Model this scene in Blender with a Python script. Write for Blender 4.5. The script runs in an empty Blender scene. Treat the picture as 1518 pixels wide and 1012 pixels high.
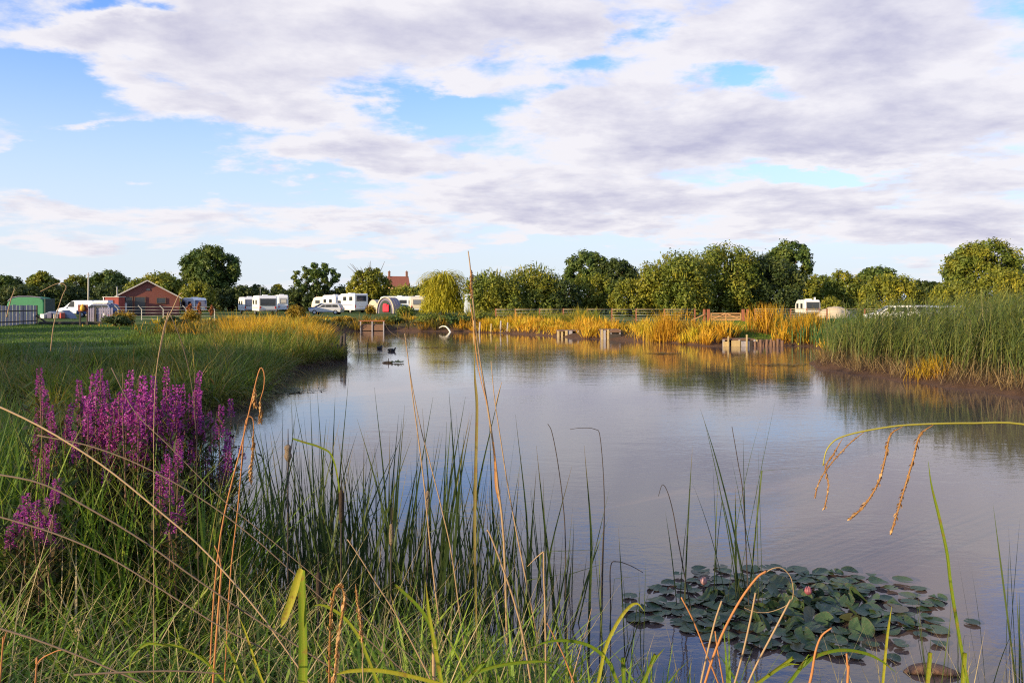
import bpy, bmesh, math, random
import numpy as np
from mathutils import Vector, Matrix
C = bpy.context.scene
COL = C.collection
R = math.radians
F_PX, CX, HY, EYE = 1169.0, 759.0, 448.0, 2.4      # photo pixels: focal length, centre, horizon row; eye height over the water
# ---------------------------------------------------------------- camera, world, sun, exposure
cam_d = bpy.data.cameras.new('camera'); cam = bpy.data.objects.new('camera', cam_d); COL.objects.link(cam)
cam.location = (0, 0, EYE); cam.rotation_euler = (R(90), 0, 0)
cam_d.sensor_width = 36; cam_d.lens = 36*F_PX/1518; cam_d.shift_y = -(506-HY)/1518
cam_d.clip_start = .05; cam_d.clip_end = 5000
C.camera = cam
C.view_settings.view_transform = 'Standard'; C.view_settings.look = 'None'
C.view_settings.gamma = 1; C.view_settings.use_curve_mapping = False
C.view_settings.exposure = 0.75
C.cycles.max_bounces = 6; C.cycles.diffuse_bounces = 3; C.cycles.glossy_bounces = 3
C.cycles.transmission_bounces = 4; C.cycles.transparent_max_bounces = 6
C.cycles.use_denoising = False; C.cycles.filter_width = 1.15
SUN_EL = R(14); TOSUN = Vector((-.80*math.cos(SUN_EL), -.60*math.cos(SUN_EL), math.sin(SUN_EL)))
sd = bpy.data.lights.new('sun', 'SUN'); sd.energy = 5.0; sd.angle = R(.5); sd.color = (1, .775, .45)
sun = bpy.data.objects.new('sun', sd); COL.objects.link(sun)
sun.rotation_euler = (-TOSUN).to_track_quat('-Z', 'Y').to_euler(); sun.location = TOSUN*60

class G:
    """small node-tree writer"""
    def __init__(s, nt): s.nt = nt; s.n = nt.nodes; s.l = nt.links
    def put(s, sock, v):
        if v is None: return
        if isinstance(v, bpy.types.NodeSocket): s.l.new(v, sock)
        else:
            if hasattr(sock.default_value, '__len__') and not hasattr(v, '__len__'): v = (v,)*len(sock.default_value)
            if hasattr(v, '__len__') and len(v) == 3 and len(sock.default_value) == 4: v = (*v, 1)
            sock.default_value = v
    def m(s, op, a, b=None, c=None, clamp=False):
        n = s.n.new('ShaderNodeMath'); n.operation = op; n.use_clamp = clamp
        for i, v in enumerate((a, b, c)): s.put(n.inputs[i], v) if v is not None else None
        return n.outputs[0]
    def v(s, op, a, b=None):
        n = s.n.new('ShaderNodeVectorMath'); n.operation = op
        s.put(n.inputs[0], a)
        if b is not None:
            if op == 'SCALE': s.put(n.inputs[3], b)
            else: s.put(n.inputs[1], b)
        return n.outputs[0]
    def sep(s, a): n = s.n.new('ShaderNodeSeparateXYZ'); s.put(n.inputs[0], a); return n.outputs
    def comb(s, x, y, z):
        n = s.n.new('ShaderNodeCombineXYZ')
        for i, q in enumerate((x, y, z)): s.put(n.inputs[i], q)
        return n.outputs[0]
    def noise(s, vec, scale, detail=4, rough=.55, dist=0, col=False):
        n = s.n.new('ShaderNodeTexNoise'); s.put(n.inputs['Vector'], vec); n.inputs['Scale'].default_value = scale
        n.inputs['Detail'].default_value = detail; n.inputs['Roughness'].default_value = rough; n.inputs['Distortion'].default_value = dist
        return n.outputs['Color' if col else 'Fac']
    def ss(s, x, a, b, lo=0., hi=1.):
        n = s.n.new('ShaderNodeMapRange'); n.interpolation_type = 'SMOOTHSTEP'
        for k, q in (('Value', x), ('From Min', a), ('From Max', b), ('To Min', lo), ('To Max', hi)): s.put(n.inputs[k], q)
        return n.outputs[0]
    def mix(s, f, a, b, mode='MIX'):
        n = s.n.new('ShaderNodeMix'); n.data_type = 'RGBA'; n.blend_type = mode
        s.put(n.inputs[0], f); s.put(n.inputs[6], a); s.put(n.inputs[7], b)
        return n.outputs[2]
    def ramp(s, f, stops, const=False):
        n = s.n.new('ShaderNodeValToRGB'); s.put(n.inputs[0], f); e = n.color_ramp.elements
        n.color_ramp.interpolation = 'CONSTANT' if const else 'LINEAR'
        while len(e) < len(stops): e.new(.5)
        for q, (p, c) in zip(e, stops): q.position = p; q.color = (*c, 1)
        return n.outputs[0]
    def new(s, t, **kw):
        n = s.n.new(t)
        for k, q in kw.items(): s.put(n.inputs[k], q)
        return n

W = bpy.data.worlds.new('World'); C.world = W; W.use_nodes = True
W.cycles.sampling_method = 'MANUAL'; W.cycles.sample_map_resolution = 256
W.node_tree.nodes.clear(); g = G(W.node_tree)
sky = g.n.new('ShaderNodeTexSky'); sky.sky_type = 'NISHITA'; sky.sun_disc = False
sky.sun_elevation = SUN_EL; sky.sun_rotation = math.atan2(TOSUN.x, TOSUN.y)
sky.altitude = 50; sky.air_density = 1.0; sky.dust_density = .6; sky.ozone_density = 1.5
d = g.n.new('ShaderNodeTexCoord').outputs['Generated']
x, y, z = g.sep(d)
zz = g.m('ADD', g.m('MAXIMUM', z, 0), .15)
q = g.comb(g.m('DIVIDE', x, zz), g.m('DIVIDE', y, zz), 0)              # the cloud deck seen as a flat layer overhead
yy = g.m('MAXIMUM', y, .08)
front = g.ss(y, .05, .35)
warp = g.noise(q, 2.4, 6, .62, col=True)
wx, wy, wz = g.sep(warp)
u = g.m('ADD', g.m('DIVIDE', x, yy), g.m('MULTIPLY', g.m('SUBTRACT', wx, .5), .32))
v = g.m('ADD', g.m('DIVIDE', z, yy), g.m('MULTIPLY', g.m('SUBTRACT', wy, .5), .11))
BLOBS = [  # cloud banks (+) and gaps (-): column, row, half width, half height, strength
 (400, 70, 300, 90, .42), (110, 48, 130, 22, .34), (820, 40, 220, 50, .34), (1280, 50, 330, 95, .50),
 (1130, 200, 420, 55, .55), (430, 165, 230, 40, .30), (500, 236, 170, 28, .42), (830, 300, 330, 34, .34), (1120, 312, 330, 36, .30),
 (120, 320, 260, 30, .20), (570, 328, 110, 7, .22), (1440, 350, 130, 46, .42), (110, 188, 130, 8, .20), (30, 214, 50, 14, .24),
 (1440, 260, 110, 26, .25), (650, 122, 40, 12, .2), (460, 360, 260, 14, .14), (800, 350, 260, 10, .12),
 (50, 130, 100, 52, -.62), (622, 164, 104, 40, -.66), (190, 226, 210, 34, -.46), (230, 275, 330, 26, -.42), (938, 40, 50, 30, -.40),
 (1100, 114, 70, 22, -.46), (1240, 258, 130, 15, -.62), (165, 10, 90, 16, -.50), (860, 96, 80, 16, -.30), (420, 190, 90, 14, -.20),
 (1270, 382, 110, 14, -.45), (300, 392, 560, 22, -.30), (770, 372, 300, 12, -.25), (710, 90, 70, 16, -.12), (780, 140, 60, 14, -.2)]
tot = None
for (bx, by, sx, sy, am) in BLOBS:
    e = g.m('ADD', g.m('POWER', g.m('MULTIPLY', g.m('SUBTRACT', u, (bx-CX)/F_PX), F_PX/sx), 2),
                   g.m('POWER', g.m('MULTIPLY', g.m('SUBTRACT', v, (HY-by)/F_PX), F_PX/sy), 2))
    t = g.m('MULTIPLY', g.m('EXPONENT', g.m('MULTIPLY', e, -1)), am)
    tot = t if tot is None else g.m('ADD', tot, t)
tot = g.m('MULTIPLY', tot, front)
qs = g.v('MULTIPLY', q, (1.25, 1.35, 1))
n1 = g.noise(qs, 1.5, 7, .58, .25)
n2 = g.noise(g.v('ADD', qs, (-.13, -.08, 0)), 1.5, 7, .58, .25)       # the same clouds a step towards the sun
n3 = g.noise(qs, 6.5, 5, .62)
dens = g.m('ADD', g.m('ADD', g.m('MULTIPLY', g.m('SUBTRACT', n1, .5), 1.45), g.m('MULTIPLY', g.m('SUBTRACT', n3, .5), .42)), g.m('ADD', tot, .03))
alpha = g.ss(dens, -.10, .24)
thick = g.ss(dens, .10, .85)
lit = g.m('MULTIPLY', g.m('SUBTRACT', n1, n2), 3.2)
shade = g.m('SUBTRACT', g.m('MULTIPLY', thick, 1.0), g.m('MAXIMUM', lit, -.35), clamp=True)
ccol = g.mix(shade, (5.5, 5.35, 5.6), (3.25, 3.2, 4.15))
# low sky is milky
sat = g.n.new('ShaderNodeHueSaturation'); sat.inputs['Saturation'].default_value = 1.0; sat.inputs['Value'].default_value = 1.0
g.put(sat.inputs['Color'], sky.outputs[0])
blue = g.mix(1., sat.outputs[0], (.90, 1.27, 2.0), 'MULTIPLY')
haze_f = g.ss(z, .0, .36, .95, .0)
basesky = g.mix(haze_f, blue, (4.6, 5.0, 5.5))
out = g.mix(g.m('MULTIPLY', alpha, g.ss(z, -.01, .06, .35, .97)), basesky, ccol)
bg = g.new('ShaderNodeBackground', Color=out, Strength=.1)
wo = g.n.new('ShaderNodeOutputWorld'); g.l.new(bg.outputs[0], wo.inputs[0])
# ---------------------------------------------------------------- helpers
def at(px, py, Y): return Vector(((px-CX)*Y/F_PX, Y, EYE-(py-HY)*Y/F_PX))
def xat(px, Y): return (px-CX)*Y/F_PX
def link(o, parent=None):
    COL.objects.link(o)
    if parent is not None: o.parent = parent
    return o
def tag(o, label=None, cat=None, group=None, kind=None):
    for k, q in (('label', label), ('category', cat), ('group', group), ('kind', kind)):
        if q: o[k] = q
    return o
def thing(name, label, cat, loc=(0, 0, 0), rotz=0, group=None):
    o = bpy.data.objects.new(name, None); o.empty_display_size = .2
    link(o); o.location = loc; o.rotation_euler = (0, 0, rotz)
    return tag(o, label, cat, group)
def raw_mesh(name, V, Q, mat, dat=None, smooth=False):
    """V (n,3), Q (m,k) faces of one size, dat (n,3) per-vertex values"""
    V = np.asarray(V, dtype=np.float32); Q = np.asarray(Q, dtype=np.int32)
    me = bpy.data.meshes.new(name)
    me.vertices.add(len(V)); me.vertices.foreach_set('co', V.ravel())
    m, k = Q.shape
    me.loops.add(m*k); me.loops.foreach_set('vertex_index', Q.ravel())
    me.polygons.add(m); me.polygons.foreach_set('loop_start', np.arange(0, m*k, k, dtype=np.int32))
    if smooth: me.polygons.foreach_set('use_smooth', np.ones(m, dtype=bool))
    me.update(calc_edges=True)
    if dat is not None:
        a = me.attributes.new('dat', 'FLOAT_COLOR', 'POINT')
        c = np.ones((len(V), 4), dtype=np.float32); c[:, :3] = dat
        a.data.foreach_set('color', c.ravel())
    if mat: me.materials.append(mat)
    return me
def put(name, me, parent=None, loc=None):
    o = bpy.data.objects.new(name, me); link(o, parent)
    if loc is not None: o.location = loc
    return o
class MB:
    """collects simple solids into ONE mesh"""
    def __init__(s): s.bm = bmesh.new()
    def box(s, c, d, rot=0, bev=0, tilt=None):
        r = bmesh.ops.create_cube(s.bm, size=1)['verts']
        M = Matrix.Translation(c) @ Matrix.Rotation(rot, 4, 'Z')
        if tilt is not None: M = M @ tilt
        M = M @ Matrix.Diagonal((*d, 1))
        bmesh.ops.transform(s.bm, matrix=M, verts=r)
        if bev:
            es = list({e for q in r for e in q.link_edges})
            bmesh.ops.bevel(s.bm, geom=es, offset=bev, segments=2, affect='EDGES', profile=.6)
        return s
    def bar(s, a, b, w, h=None, bev=0):
        a, b = Vector(a), Vector(b); dd = b-a; h = h or w
        q = dd.to_track_quat('X', 'Z').to_matrix().to_4x4()
        r = bmesh.ops.create_cube(s.bm, size=1)['verts']
        bmesh.ops.transform(s.bm, matrix=Matrix.Translation((a+b)/2) @ q @ Matrix.Diagonal((dd.length, w, h, 1)), verts=r)
        if bev: bmesh.ops.bevel(s.bm, geom=list({e for t in r for e in t.link_edges}), offset=bev, segments=1, affect='EDGES')
        return s
    def prism(s, prof, y0, y1, bev=0, seg=2):
        """prof: (x, z) outline pulled along y"""
        a = [s.bm.verts.new((x, y0, z)) for x, z in prof]; b = [s.bm.verts.new((x, y1, z)) for x, z in prof]
        n = len(prof); fs = []
        fs.append(s.bm.faces.new(a[::-1])); fs.append(s.bm.faces.new(b))
        for i in range(n): fs.append(s.bm.faces.new((a[i], a[(i+1) % n], b[(i+1) % n], b[i])))
        bmesh.ops.recalc_face_normals(s.bm, faces=fs)
        if bev:
            es = list({e for f in fs[:2] for e in f.edges})
            bmesh.ops.bevel(s.bm, geom=es, offset=bev, segments=seg, affect='EDGES', profile=.5)
        return s
    def tube(s, pts, rad, sides=8, cap=True, flat=1.):
        pts = [Vector(p) for p in pts]; n = len(pts)
        if not hasattr(rad, '__len__'): rad = [rad]*n
        rings = []; up = None
        for i, p in enumerate(pts):
            t = (pts[min(i+1, n-1)]-pts[max(i-1, 0)]).normalized()
            if up is None: up = Vector((0, 0, 1)) if abs(t.z) < .9 else Vector((1, 0, 0))
            sd_ = t.cross(up).normalized(); up = sd_.cross(t).normalized()
            rings.append([s.bm.verts.new(p+(sd_*math.cos(6.2832*k/sides)+up*math.sin(6.2832*k/sides)*flat)*rad[i]) for k in range(sides)])
        for a, b in zip(rings, rings[1:]):
            for k in range(sides):
                f = s.bm.faces.new((a[k], a[(k+1) % sides], b[(k+1) % sides], b[k])); f.smooth = True
        if cap: s.bm.faces.new(rings[0][::-1]); s.bm.faces.new(rings[-1])
        return s
    def disc(s, c, r, w, axis='Y', n=16):
        M = Matrix.Translation(c) @ (Matrix.Rotation(R(90), 4, 'X') if axis == 'Y' else Matrix.Rotation(R(90), 4, 'Y'))
        q = bmesh.ops.create_cone(s.bm, cap_ends=True, segments=n, radius1=r, radius2=r, depth=w)['verts']
        bmesh.ops.transform(s.bm, matrix=M, verts=q); return s
    def mesh(s, name, mat):
        bmesh.ops.recalc_face_normals(s.bm, faces=s.bm.faces)
        me = bpy.data.meshes.new(name); s.bm.to_mesh(me); s.bm.free()
        me.materials.append(mat); return me
    def build(s, name, mat, parent=None): return put(name, s.mesh(name, mat), parent)
def spline(pts, n):
    """smooth path through the points"""
    P = [Vector(p) for p in pts]; P = [P[0]*2-P[1]]+P+[P[-1]*2-P[-2]]; out = []
    m = len(P)-3
    for i in range(n):
        t = i/(n-1)*m; k = min(int(t), m-1); t -= k
        a, b, c, e = P[k:k+4]
        out.append(.5*((2*b)+(c-a)*t+(2*a-5*b+4*c-e)*t*t+(3*b-a-3*c+e)*t**3))
    return out
# ---------------------------------------------------------------- materials
def new_mat(name):
    m = bpy.data.materials.new(name); m.use_nodes = True; m.node_tree.nodes.clear()
    g = G(m.node_tree); o = g.n.new('ShaderNodeOutputMaterial'); return m, g, o
def surf(name, col, rough=.7, var=.25, scale=3., metal=0, bump=0., spec=.4, stops=None):
    m, g, o = new_mat(name)
    co = g.n.new('ShaderNodeTexCoord').outputs['Object']
    nz = g.noise(co, scale, 5, .6)
    if stops: c = g.ramp(nz, stops)
    else: c = g.mix(nz, [q*(1-var) for q in col], [min(1, q*(1+var)) for q in col])
    b = g.new('ShaderNodeBsdfPrincipled', **{'Base Color': c, 'Roughness': rough, 'Metallic': metal, 'Specular IOR Level': spec})
    if bump:
        bn = g.new('ShaderNodeBump', Height=g.noise(co, scale*4, 5, .6), Strength=bump, Distance=.02); g.l.new(bn.outputs[0], b.inputs['Normal'])
    g.l.new(b.outputs[0], o.inputs[0]); return m
def leaf_mat(name, stops, base=None, tip=None, spots=None, trans=.35, rough=.55, patch=None, pscale=.35, spec=.25):
    """foliage: colour runs over the leaf's own random value; optional withered base and tip; optional second hue in patches"""
    m, g, o = new_mat(name)
    at_ = g.n.new('ShaderNodeAttribute'); at_.attribute_name = 'dat'
    r_, s_, b_ = g.sep(at_.outputs['Vector'])
    c = g.ramp(r_, stops)
    if patch:
        pos = g.n.new('ShaderNodeNewGeometry').outputs['Position']
        c = g.mix(g.ss(g.noise(pos, pscale, 3), .42, .62), c, g.mix(1., c, patch, 'MULTIPLY'))
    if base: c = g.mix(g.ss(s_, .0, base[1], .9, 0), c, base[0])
    if tip: c = g.mix(g.m('MULTIPLY', g.ss(s_, tip[1], 1), g.ss(b_, .35, .7)), c, tip[0])
    if spots:                                                       # brown blotches and pale fibres of an old leaf
        pos = g.n.new('ShaderNodeNewGeometry').outputs['Position']
        c = g.mix(g.m('MULTIPLY', g.ss(g.noise(pos, 38, 4, .65), .52, .68), .75), c, spots)
        c = g.mix(g.m('MULTIPLY', g.ss(g.noise(g.v('MULTIPLY', pos, (1, 1, .06)), 420, 2), .5, .7), .35), c, g.mix(1., c, (1.8, 1.7, 1.6), 'MULTIPLY'))
    p = g.new('ShaderNodeBsdfPrincipled', **{'Base Color': c, 'Roughness': rough, 'Specular IOR Level': spec})
    t = g.new('ShaderNodeBsdfTranslucent', Color=g.mix(1., c, (1.15, 1.1, .7), 'MULTIPLY'))
    mx = g.new('ShaderNodeMixShader', Fac=trans); g.l.new(p.outputs[0], mx.inputs[1]); g.l.new(t.outputs[0], mx.inputs[2])
    g.l.new(mx.outputs[0], o.inputs[0]); return m
def glass_dark(name, col=(.03, .035, .045)):
    return surf(name, col, .08, .3, 1.5, spec=.9)
MT = dict(
 white_paint=surf('white_paint', (.72, .72, .72), .35, .06, 1.2), cream_paint=surf('cream_paint', (.62, .57, .47), .4, .08, 1.2),
 blue_white=surf('blue_white_paint', (.50, .56, .66), .4, .08, 1.5),
 glass=glass_dark('dark_glass'), blue_glass=glass_dark('blue_glass', (.05, .09, .25)), pale_glass=glass_dark('grey_glass', (.16, .18, .24)),
 rubber=surf('rubber', (.02, .02, .022), .8), silver=surf('silver_paint', (.48, .49, .52), .3, .05, 1, metal=.35),
 navy=surf('navy_paint', (.05, .08, .20), .3, .1, 1), grey_plastic=surf('grey_plastic', (.18, .18, .19), .6),
 red_light=surf('red_lens', (.4, .02, .02), .3), clear_light=surf('clear_lens', (.6, .6, .58), .2), metal=surf('dull_metal', (.35, .35, .35), .45, .2, 6, metal=.6),
 red_paint=surf('red_paint', (.32, .06, .045), .6, .25, 2), orange_yellow=surf('yellow_foam', (.75, .38, .04), .6, .1, 4),
 dark_red=surf('dark_red_board', (.14, .025, .02), .6, .2, 4),
 wood_red=surf('red_brown_post', (.25, .085, .045), .85, .35, 4, bump=.3), wood_gate=surf('gate_timber', (.46, .25, .11), .8, .25, 5, bump=.3),
 wood_pale=surf('pale_boards', (.40, .30, .15), .8, .25, 5, bump=.4), wood_grey=surf('grey_fence_wood', (.30, .28, .30), .9, .3, 5, bump=.4),
 wood_dark=surf('wet_dark_wood', (.045, .035, .03), .8, .4, 5, bump=.4), wood_brown=surf('brown_wood', (.15, .085, .055), .85, .35, 5, bump=.4),
 concrete=surf('concrete', (.42, .40, .36), .9, .15, 6), wire=surf('galvanised_wire', (.38, .38, .36), .5, .1, 5, metal=.4),
 tent_green=surf('green_canvas', (.035, .19, .09), .7, .2, 2, bump=.2), tent_cream=surf('cream_canvas', (.56, .50, .38), .8, .12, 2), tent_dark=surf('dark_green_canvas', (.04, .06, .05), .8, .2, 2),
 awning_grey=surf('lilac_grey_canvas', (.20, .18, .26), .8, .2, 2), red_cloth=surf('red_cloth', (.75, .035, .07), .7, .15, 3),
 roof_tile=surf('red_roof_tiles', (.24, .085, .06), .85, .3, 2, bump=.3), render_cream=surf('orange_cream_wall', (.62, .36, .18), .85, .12, 1),
 chimney=surf('chimney_brick', (.22, .10, .07), .9, .25, 4), slate=surf('brown_roof', (.14, .09, .07), .85, .25, 3), bark=surf('bark', (.085, .065, .045), .95, .4, 6, bump=.6),
 bark_pale=surf('pale_bark', (.20, .17, .12), .95, .3, 6, bump=.5), fascia=surf('pale_fascia', (.55, .50, .44), .6, .1, 3),
 black_feather=surf('black_feathers', (.012, .012, .014), .6), white_pipe=surf('weathered_white_pipe', (.55, .53, .48), .5, .12, 6), mud_rock=surf('earth_lump', (.16, .09, .06), .95, .4, 5, bump=.8),
 gravel=surf('sandy_gravel', (.46, .38, .27), .95, .25, 9, bump=.8), tar_blue=surf('blue_grey_tarp', (.14, .17, .24), .7, .4, 3),
)
def brick_mat():
    m, g, o = new_mat('red_brick')
    co = g.n.new('ShaderNodeTexCoord').outputs['Object']; x, y, z = g.sep(co)
    b = g.n.new('ShaderNodeTexBrick'); g.l.new(g.comb(g.m('ADD', x, y), z, 0), b.inputs['Vector'])
    b.inputs['Scale'].default_value = 4.4
    for k, q in (('Color1', (.19, .05, .036, 1)), ('Color2', (.14, .038, .03, 1)), ('Mortar', (.16, .11, .09, 1))): b.inputs[k].default_value = q
    b.inputs['Mortar Size'].default_value = .018
    c = g.mix(g.noise(co, .9, 4), b.outputs[0], g.mix(1., b.outputs[0], (1.35, 1.2, 1.2), 'MULTIPLY'))
    p = g.new('ShaderNodeBsdfPrincipled', **{'Base Color': c, 'Roughness': .9}); g.l.new(p.outputs[0], o.inputs[0]); return m
MT['brick'] = brick_mat()
# ---------------------------------------------------------------- the pond's outline and the ground
POND = np.array([(-40, 13), (-15, 10.5), (-7, 9.6), (-4.4, 8.8), (-2.9, 7.3), (-1.9, 5.7), (-.9, 4.75), (.5, 4.35), (2.2, 4.2), (4.5, 4.25), (8, 5), (11.5, 8), (13.6, 12), (14.2, 16),
 (13.1, 20.2), (12.5, 22.2), (11.7, 25), (11.2, 27.5), (10.9, 29.2), (12.3, 31.5), (14.2, 35), (16, 40), (16.4, 43.2), (14.6, 44.6), (13, 43.2), (10.8, 43.5), (10, 45.5), (9.4, 47), (6.8, 50), (5.4, 52), (3.2, 55.5), (2, 58),
 (-1, 61.5), (-3.3, 65), (-6, 65.5), (-9.5, 66.5), (-12.5, 66.5), (-14.5, 64), (-14.6, 58), (-12.6, 50), (-10.4, 42), (-8.6, 37), (-7.55, 34.2), (-7.4, 32.4), (-7.8, 28.5), (-7.6, 25), (-7.1, 21.5), (-6.3, 18), (-6.6, 15.8), (-8.5, 15.4), (-11.2, 17), (-14.5, 20.6), (-22, 20.5), (-40, 18)], dtype=np.float64)
def sdf(x, y):
    x = np.asarray(x, float).ravel(); y = np.asarray(y, float).ravel()
    dm = np.full(x.shape, 1e9); ins = np.zeros(x.shape, bool)
    n = len(POND)
    for i in range(n):
        ax, ay = POND[i]; bx, by = POND[(i+1) % n]
        ex, ey = bx-ax, by-ay
        t = np.clip(((x-ax)*ex+(y-ay)*ey)/(ex*ex+ey*ey), 0, 1)
        dm = np.minimum(dm, (x-ax-t*ex)**2+(y-ay-t*ey)**2)
        c = ((ay > y) != (by > y)) & (x < (bx-ax)*(y-ay)/((by-ay) if by != ay else 1e-9)+ax)
        ins ^= c
    dm = np.sqrt(dm)
    wob = .22*np.sin(x*1.7+y*.6)+.14*np.sin(y*2.9-x*1.1)+.09*np.sin(x*5.3+1)*np.sin(y*4.7)
    return np.where(ins, -dm, dm)+wob*np.clip(y/20, .3, 1)
def ground_z(x, y, dd=None):
    x = np.asarray(x, float).ravel(); y = np.asarray(y, float).ravel()
    if dd is None: dd = sdf(x, y)
    up = .66*(1-np.exp(-np.maximum(dd, 0)/1.7))+.02
    far = np.clip((np.hypot(x, y)-70)/120, 0, 1)*.25
    bump = .035*np.sin(x*.9+.3)*np.sin(y*.8)+.02*np.sin(x*3.1)*np.sin(y*2.7+1)
    return np.where(dd > 0, np.maximum(up+far+bump*np.clip(dd, 0, 1), .015), np.maximum(-.7, dd*.5))
def gz(x, y): return float(ground_z([x], [y])[0])
def ground_obj():
    th = np.concatenate([np.linspace(-40, 40, 420), np.linspace(40, 320, 120)[1:-1]])*math.pi/180
    rr = np.geomspace(.4, 2500, 520)
    A, Rr = np.meshgrid(th, rr); X = Rr*np.sin(A); Y = Rr*np.cos(A)
    dd = sdf(X, Y); Z = ground_z(X, Y, dd)
    V = np.stack([X.ravel(), Y.ravel(), Z], 1); nt, nr = len(th), len(rr)
    V = np.concatenate([V, [[0, 0, gz(0, 0)]]]); dd = np.append(dd, 4)
    i = np.arange(nr-1)[:, None]*nt; j = np.arange(nt)[None, :]; j2 = (j+1) % nt
    Q = np.stack([i+j, i+j2, i+nt+j2, i+nt+j], -1).reshape(-1, 4)
    m, g, o = new_mat('meadow_and_mud')
    a_ = g.n.new('ShaderNodeAttribute'); a_.attribute_name = 'dat'; dist, lawn, _b = g.sep(a_.outputs['Vector'])
    p = g.n.new('ShaderNodeNewGeometry').outputs['Position']
    n1, n2, n3 = g.noise(p, .25, 4), g.noise(p, 3., 5, .65), g.noise(p, 26, 4, .7)
    gr = g.mix(n2, (.028, .062, .012), (.075, .125, .022))
    gr = g.mix(g.ss(n1, .45, .7), gr, (.12, .13, .03))
    gr = g.mix(g.m('MULTIPLY', g.ss(n3, .5, .75), .45), gr, (.17, .155, .05))
    wild = g.mix(n2, (.03, .035, .012), (.10, .085, .035))
    gr = g.mix(lawn, wild, gr)
    mud = g.mix(n2, (.045, .026, .018), (.13, .075, .048))
    c = g.mix(g.ss(g.m('ADD', dist, g.m('MULTIPLY', n2, .12)), .10, .24), mud, gr)
    b = g.new('ShaderNodeBsdfPrincipled', **{'Base Color': c, 'Roughness': .95, 'Specular IOR Level': .15})
    bn = g.new('ShaderNodeBump', Height=g.m('ADD', n2, n3), Strength=.9, Distance=.05); g.l.new(bn.outputs[0], b.inputs['Normal']); g.l.new(b.outputs[0], o.inputs[0])
    lw = np.clip((dd-3)/3, 0, 1)*np.clip((np.abs(V[:, 1])-20)/10, 0, 1); lw = np.where((V[:, 0] > .272*V[:, 1]) & (V[:, 0] < .345*V[:, 1]) & (V[:, 1] > 43) & (V[:, 1] < 75) & (dd > .6), 1, lw)
    dat = np.stack([np.clip(dd/10, 0, 1), lw, lw*0], 1)
    o_ = put('ground', raw_mesh('ground', V, Q, m, dat, True)); tag(o_, 'grassy banks and meadow around the pond', kind='structure'); return o_
ground_obj()
def water_obj():
    m, g, o = new_mat('murky_water')
    p = g.n.new('ShaderNodeNewGeometry').outputs['Position']
    a = g.noise(g.v('MULTIPLY', p, (.8, 1.5, 1)), 1.3, 3, .55, .4)
    bb = g.noise(g.v('MULTIPLY', p, (1.0, 1.8, 1)), 6.0, 3, .6, .3)
    calm = g.ss(g.noise(p, .10, 3), .38, .62, .35, 1.)
    h = g.m('MULTIPLY', g.m('ADD', g.m('MULTIPLY', a, .36), g.m('MULTIPLY', bb, .15)), calm)
    bn = g.new('ShaderNodeBump', Height=h, Strength=.30, Distance=.05)
    c = g.mix(g.noise(p, .15, 4), (.092, .064, .056), (.128, .092, .080))
    b = g.new('ShaderNodeBsdfPrincipled', **{'Base Color': c, 'Roughness': .02, 'IOR': 1.58, 'Specular IOR Level': .5})
    g.l.new(bn.outputs[0], b.inputs['Normal']); g.l.new(b.outputs[0], o.inputs[0])
    me = raw_mesh('water', [(-45, 3.2, 0), (22, 3.2, 0), (22, 70, 0), (-45, 70, 0)], [[0, 1, 2, 3]], m)
    tag(put('water', me), 'murky pond water reflecting the clouded sky', kind='structure')
water_obj()
# ---------------------------------------------------------------- grass and blade strips
def ribbons(P, L, az, lean, bend, Wd, nseg, rng, tw=None, prof=None, r=None, kink=None):
    N = len(L); s = np.linspace(0, 1, nseg+1)
    if tw is None: tw = rng.uniform(-.9, .9, N)
    ang = lean[:, None]+bend[:, None]*(s[None, 1:]-.5/nseg)**1.3
    if kink is not None: ang = ang+kink[0][:, None]*(s[None, 1:] > kink[1][:, None])
    ds = L[:, None]/nseg
    h = np.concatenate([np.zeros((N, 1)), np.cumsum(np.sin(ang)*ds, 1)], 1); v = np.concatenate([np.zeros((N, 1)), np.cumsum(np.cos(ang)*ds, 1)], 1)
    ctr = np.stack([P[:, 0:1]+h*np.cos(az)[:, None], P[:, 1:2]+h*np.sin(az)[:, None], P[:, 2:3]+v], -1)
    wd = np.stack([-np.sin(az+tw), np.cos(az+tw), np.zeros(N)], -1)[:, None, :]
    pf = np.minimum(1, (1-s)*2.2+.04)*np.minimum(1, .55+s*1.6) if prof is None else prof(s)
    hw = (Wd[:, None]*.5*pf[None, :])[..., None]
    V = np.stack([ctr-wd*hw, ctr+wd*hw], 2).reshape(-1, 3)
    b = (np.arange(N)*(nseg+1)*2)[:, None]; k = (np.arange(nseg)*2)[None, :]
    Q = np.stack([b+k, b+k+1, b+k+3, b+k+2], -1).reshape(-1, 4)
    if r is None: r = rng.random(N)
    dat = np.stack([np.repeat(r, (nseg+1)*2), np.tile(np.repeat(s, 2), N), np.repeat(rng.random(N), (nseg+1)*2)], 1)
    return V, Q, dat
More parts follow.
